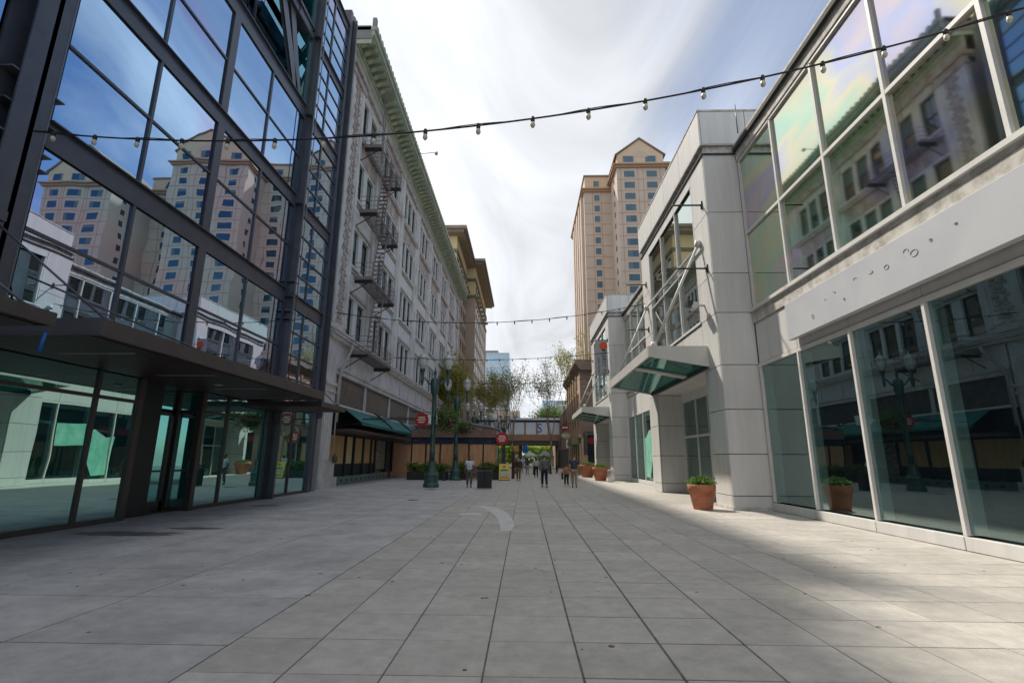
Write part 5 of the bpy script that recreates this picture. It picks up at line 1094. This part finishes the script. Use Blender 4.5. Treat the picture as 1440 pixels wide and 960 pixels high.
def person(label, x, y, face, h, top, bottom, hair, shoe, skin='skin', step=.2, long_sleeve=False, short=False, arm=0.12, bag=None, hairlong=False, group='people on the walkway'):
    """face: heading angle, 0 = looking along +y (away), pi = towards the camera"""
    t = thing('person', label, 'person', (0, 0, 0), group)
    s = h/1.75; V = []; Ed = []; Ra = []
    def v(p, r): V.append(tuple(c*s for c in p)); Ra.append(r*s if not isinstance(r, tuple) else (r[0]*s, r[1]*s)); return len(V)-1
    def e(a, b): Ed.append((a, b))
    k1 = step; hip = .93
    L = {'hl': (-.095, 0, .90), 'kl': (-.10, .5*k1+.05, .50), 'al': (-.10, k1*.9, .09), 'tl': (-.11, k1*.9+.16, .035),
         'hr': (.095, 0, .90), 'kr': (.10, -.15*k1+.03, .50), 'ar': (.10, -k1*.9, .10), 'tr': (.11, -k1*.9+.16, .035)}
    A = {'sl': (-.19, 0, 1.42), 'el': (-.245, -arm*.8, 1.14), 'wl': (-.25, -arm*.2+.06, .90), 'sr': (.19, 0, 1.42), 'er': (.245, arm*.8-.05, 1.14), 'wr': (.25, arm*1.2+.06, .90)}
    # body: one skin surface
    pel = v((0, 0, .95), (.13, .10)); ch = v((0, 0, 1.25), (.13, .095)); up_ = v((0, 0, 1.42), (.10, .075)); nk = v((0, .005, 1.50), .052); hb = v((0, .02, 1.57), .065); hm = v((0, .025, 1.64), (.077, .093)); ht_ = v((0, .01, 1.70), (.066, .078))
    for a, b in ((pel, ch), (ch, up_), (up_, nk), (nk, hb), (hb, hm), (hm, ht_)): e(a, b)
    nose = v((0, .115, 1.63), .014); e(hm, nose)
    for sd in 'lr':
        sh = v(A['s'+sd], .05); el = v(A['e'+sd], .038); wr = v(A['w'+sd], .026); e(up_, sh); e(sh, el); e(el, wr)
        wx, wy, wz = A['w'+sd]; sg = -1 if sd == 'l' else 1
        pa = v((wx, wy+.015, wz-.07), (.02, .036)); e(wr, pa)
        for q in range(4):
            fy = wy-.018+q*.021; ln = (.075, .088, .085, .068)[q]
            f1 = v((wx, fy, wz-.115), .0085); f2 = v((wx-sg*.012, fy+.004, wz-.115-ln*.6), .0075); e(pa, f1); e(f1, f2)
            f3 = v((wx-sg*.028, fy+.004, wz-.115-ln*.95), .006); e(f2, f3)
        th1 = v((wx-sg*.012, wy+.055, wz-.075), .010); th2 = v((wx-sg*.02, wy+.068, wz-.12), .008); e(pa, th1); e(th1, th2)
        hp = v(L['h'+sd], .085); kn = v(L['k'+sd], .052); an = v(L['a'+sd], .035); e(pel, hp); e(hp, kn); e(kn, an)
        to = v(L['t'+sd], .03); e(an, to)
    skinned('body', V, Ed, Ra, M[skin], t)
    # clothes
    def grp(pts, eds, rs, nm, m): skinned(nm, [tuple(c*s for c in p) for p in pts], eds, [(r*s if not isinstance(r, tuple) else (r[0]*s, r[1]*s)) for r in rs], m, t)
    cut = .56 if short else 1.0
    def lp_(a, b, f): return tuple(a[i]+(b[i]-a[i])*f for i in range(3))
    tp_ = [(0, 0, .96)]; te = []; tr_ = [(.155, .125)]
    for sd in 'lr':
        i = len(tp_); tp_ += [L['h'+sd], L['k'+sd], lp_(L['k'+sd], L['a'+sd], .3 if short else .93)]; tr_ += [.112, .085, .07 if short else .066]; te += [(0, i), (i, i+1), (i+1, i+2)]
    grp(tp_, te, tr_, 'trousers', bottom)
    jp = [(0, 0, .90), (0, 0, 1.1), (0, 0, 1.28), (0, 0, 1.43)]; je = [(0, 1), (1, 2), (2, 3)]; jr = [(.185, .15), (.18, .145), (.195, .14), (.15, .105)]
    for sd in 'lr':
        i = len(jp); f = .93 if long_sleeve else .0
        jp += [A['s'+sd], lp_(A['s'+sd], A['e'+sd], 1.0 if long_sleeve else .72)]; jr += [.085, .066]; je += [(3, i), (i, i+1)]
        if long_sleeve: jp.append(lp_(A['e'+sd], A['w'+sd], .93)); jr.append(.05); je.append((i+1, i+2))
    grp(jp, je, jr, 'shirt', top)
    grp([(0, -.02, 1.62), (0, -.012, 1.70), (0, .02, 1.725)], [(0, 1), (1, 2)], [(.085, .085), (.084, .095), (.06, .075)], 'hair', hair) if not hairlong else grp([(0, -.05, 1.40), (0, -.045, 1.55), (0, -.015, 1.70), (0, .02, 1.725)], [(0, 1), (1, 2), (2, 3)], [(.08, .05), (.09, .07), (.086, .096), (.06, .075)], 'hair', hair)
    for sd in 'lr':
        a = L['a'+sd]; b = L['t'+sd]
        grp([(a[0], a[1]-.04, a[2]-.03), (a[0], a[1]+.05, a[2]-.045), (b[0], b[1]+.01, b[2])], [(0, 1), (1, 2)], [.05, .05, .042], 'shoe', shoe)
    for sg in (-1, 1):
        ey = MB().lathe([(.002, -.012), (.011, -.006), (.011, .006), (.002, .012)], sg*.031*s, .107*s, 1.648*s, 8); o = link('eye', ey.mesh('eye', M['hair'])); o.parent = t
    if bag: o = link('bag', MB().box(-.40*s, -.26*s, -.15, .17, .42, .78).tube([(-.33*s, -.1, .78), (-.28*s, 0, .92), (-.33*s, .12, .78)], .012, 5).mesh('bag', M['black'])); o.parent = t
    t.location = (x, y, 0); t.rotation_euler = (0, 0, face); return t
person('man in white and blue short sleeved shirt and grey trousers facing the camera', -3.2, 29.9, rad(188), 1.76, 'sh_white', 'p_grey', 'hair', 'shoe', 'skind', .1, arm=.02)
person('man in grey jacket and black trousers walking away in mid walkway', 1.15, 30.5, rad(4), 1.84, 'sh_grey', 'p_black', 'hair', 'shoe', 'skin', .28, True, arm=.14)
person('man in charcoal shirt and khaki trousers walking away on the right', 2.9, 30.6, rad(-6), 1.86, 'sh_dark', 'p_khaki', 'hairg', 'shoe', 'skin', .14, arm=.1)
person('child in orange top with dark bag beside the khaki trousered man', 2.52, 31.6, rad(2), 1.3, 'sh_or', 'p_black', 'hairg', 'shoew', 'skin', .2, bag=True)
person('person in dark brown top and olive trousers near the sandwich board', -.47, 38.9, rad(176), 1.74, 'sh_brown', 'p_olive', 'hairg', 'shoe', 'skin', .16, True, arm=.05)
person('person in cream top and black trousers walking away in the distance', 1.0, 46, rad(5), 1.76, 'sh_cream', 'p_black', 'hair', 'shoe', 'skin', .2, True, hairlong=True)
person('person in navy top and pale trousers left of the cream topped walker', .25, 52, rad(-4), 1.72, 'sh_blue', 'p_lgrey', 'hair', 'shoew', 'skin', .15, hairlong=True)
person('person in pale blue top furthest along the walkway', -.35, 57, rad(3), 1.78, 'sh_lblue', 'p_lgrey', 'hair', 'shoew', 'skin', .12)
# terracotta building wall lamp on outrigger
part('outrigger_lamp', MB().tube([(XT+1.3, 40, 28.2), (XT+3.0, 40.0, 28.4)], .03, 6).lathe([(.14, .0), (.16, -.18), (.05, -.3)], XT+3.05, 40, 28.4, 10), 'pegrey', tb)
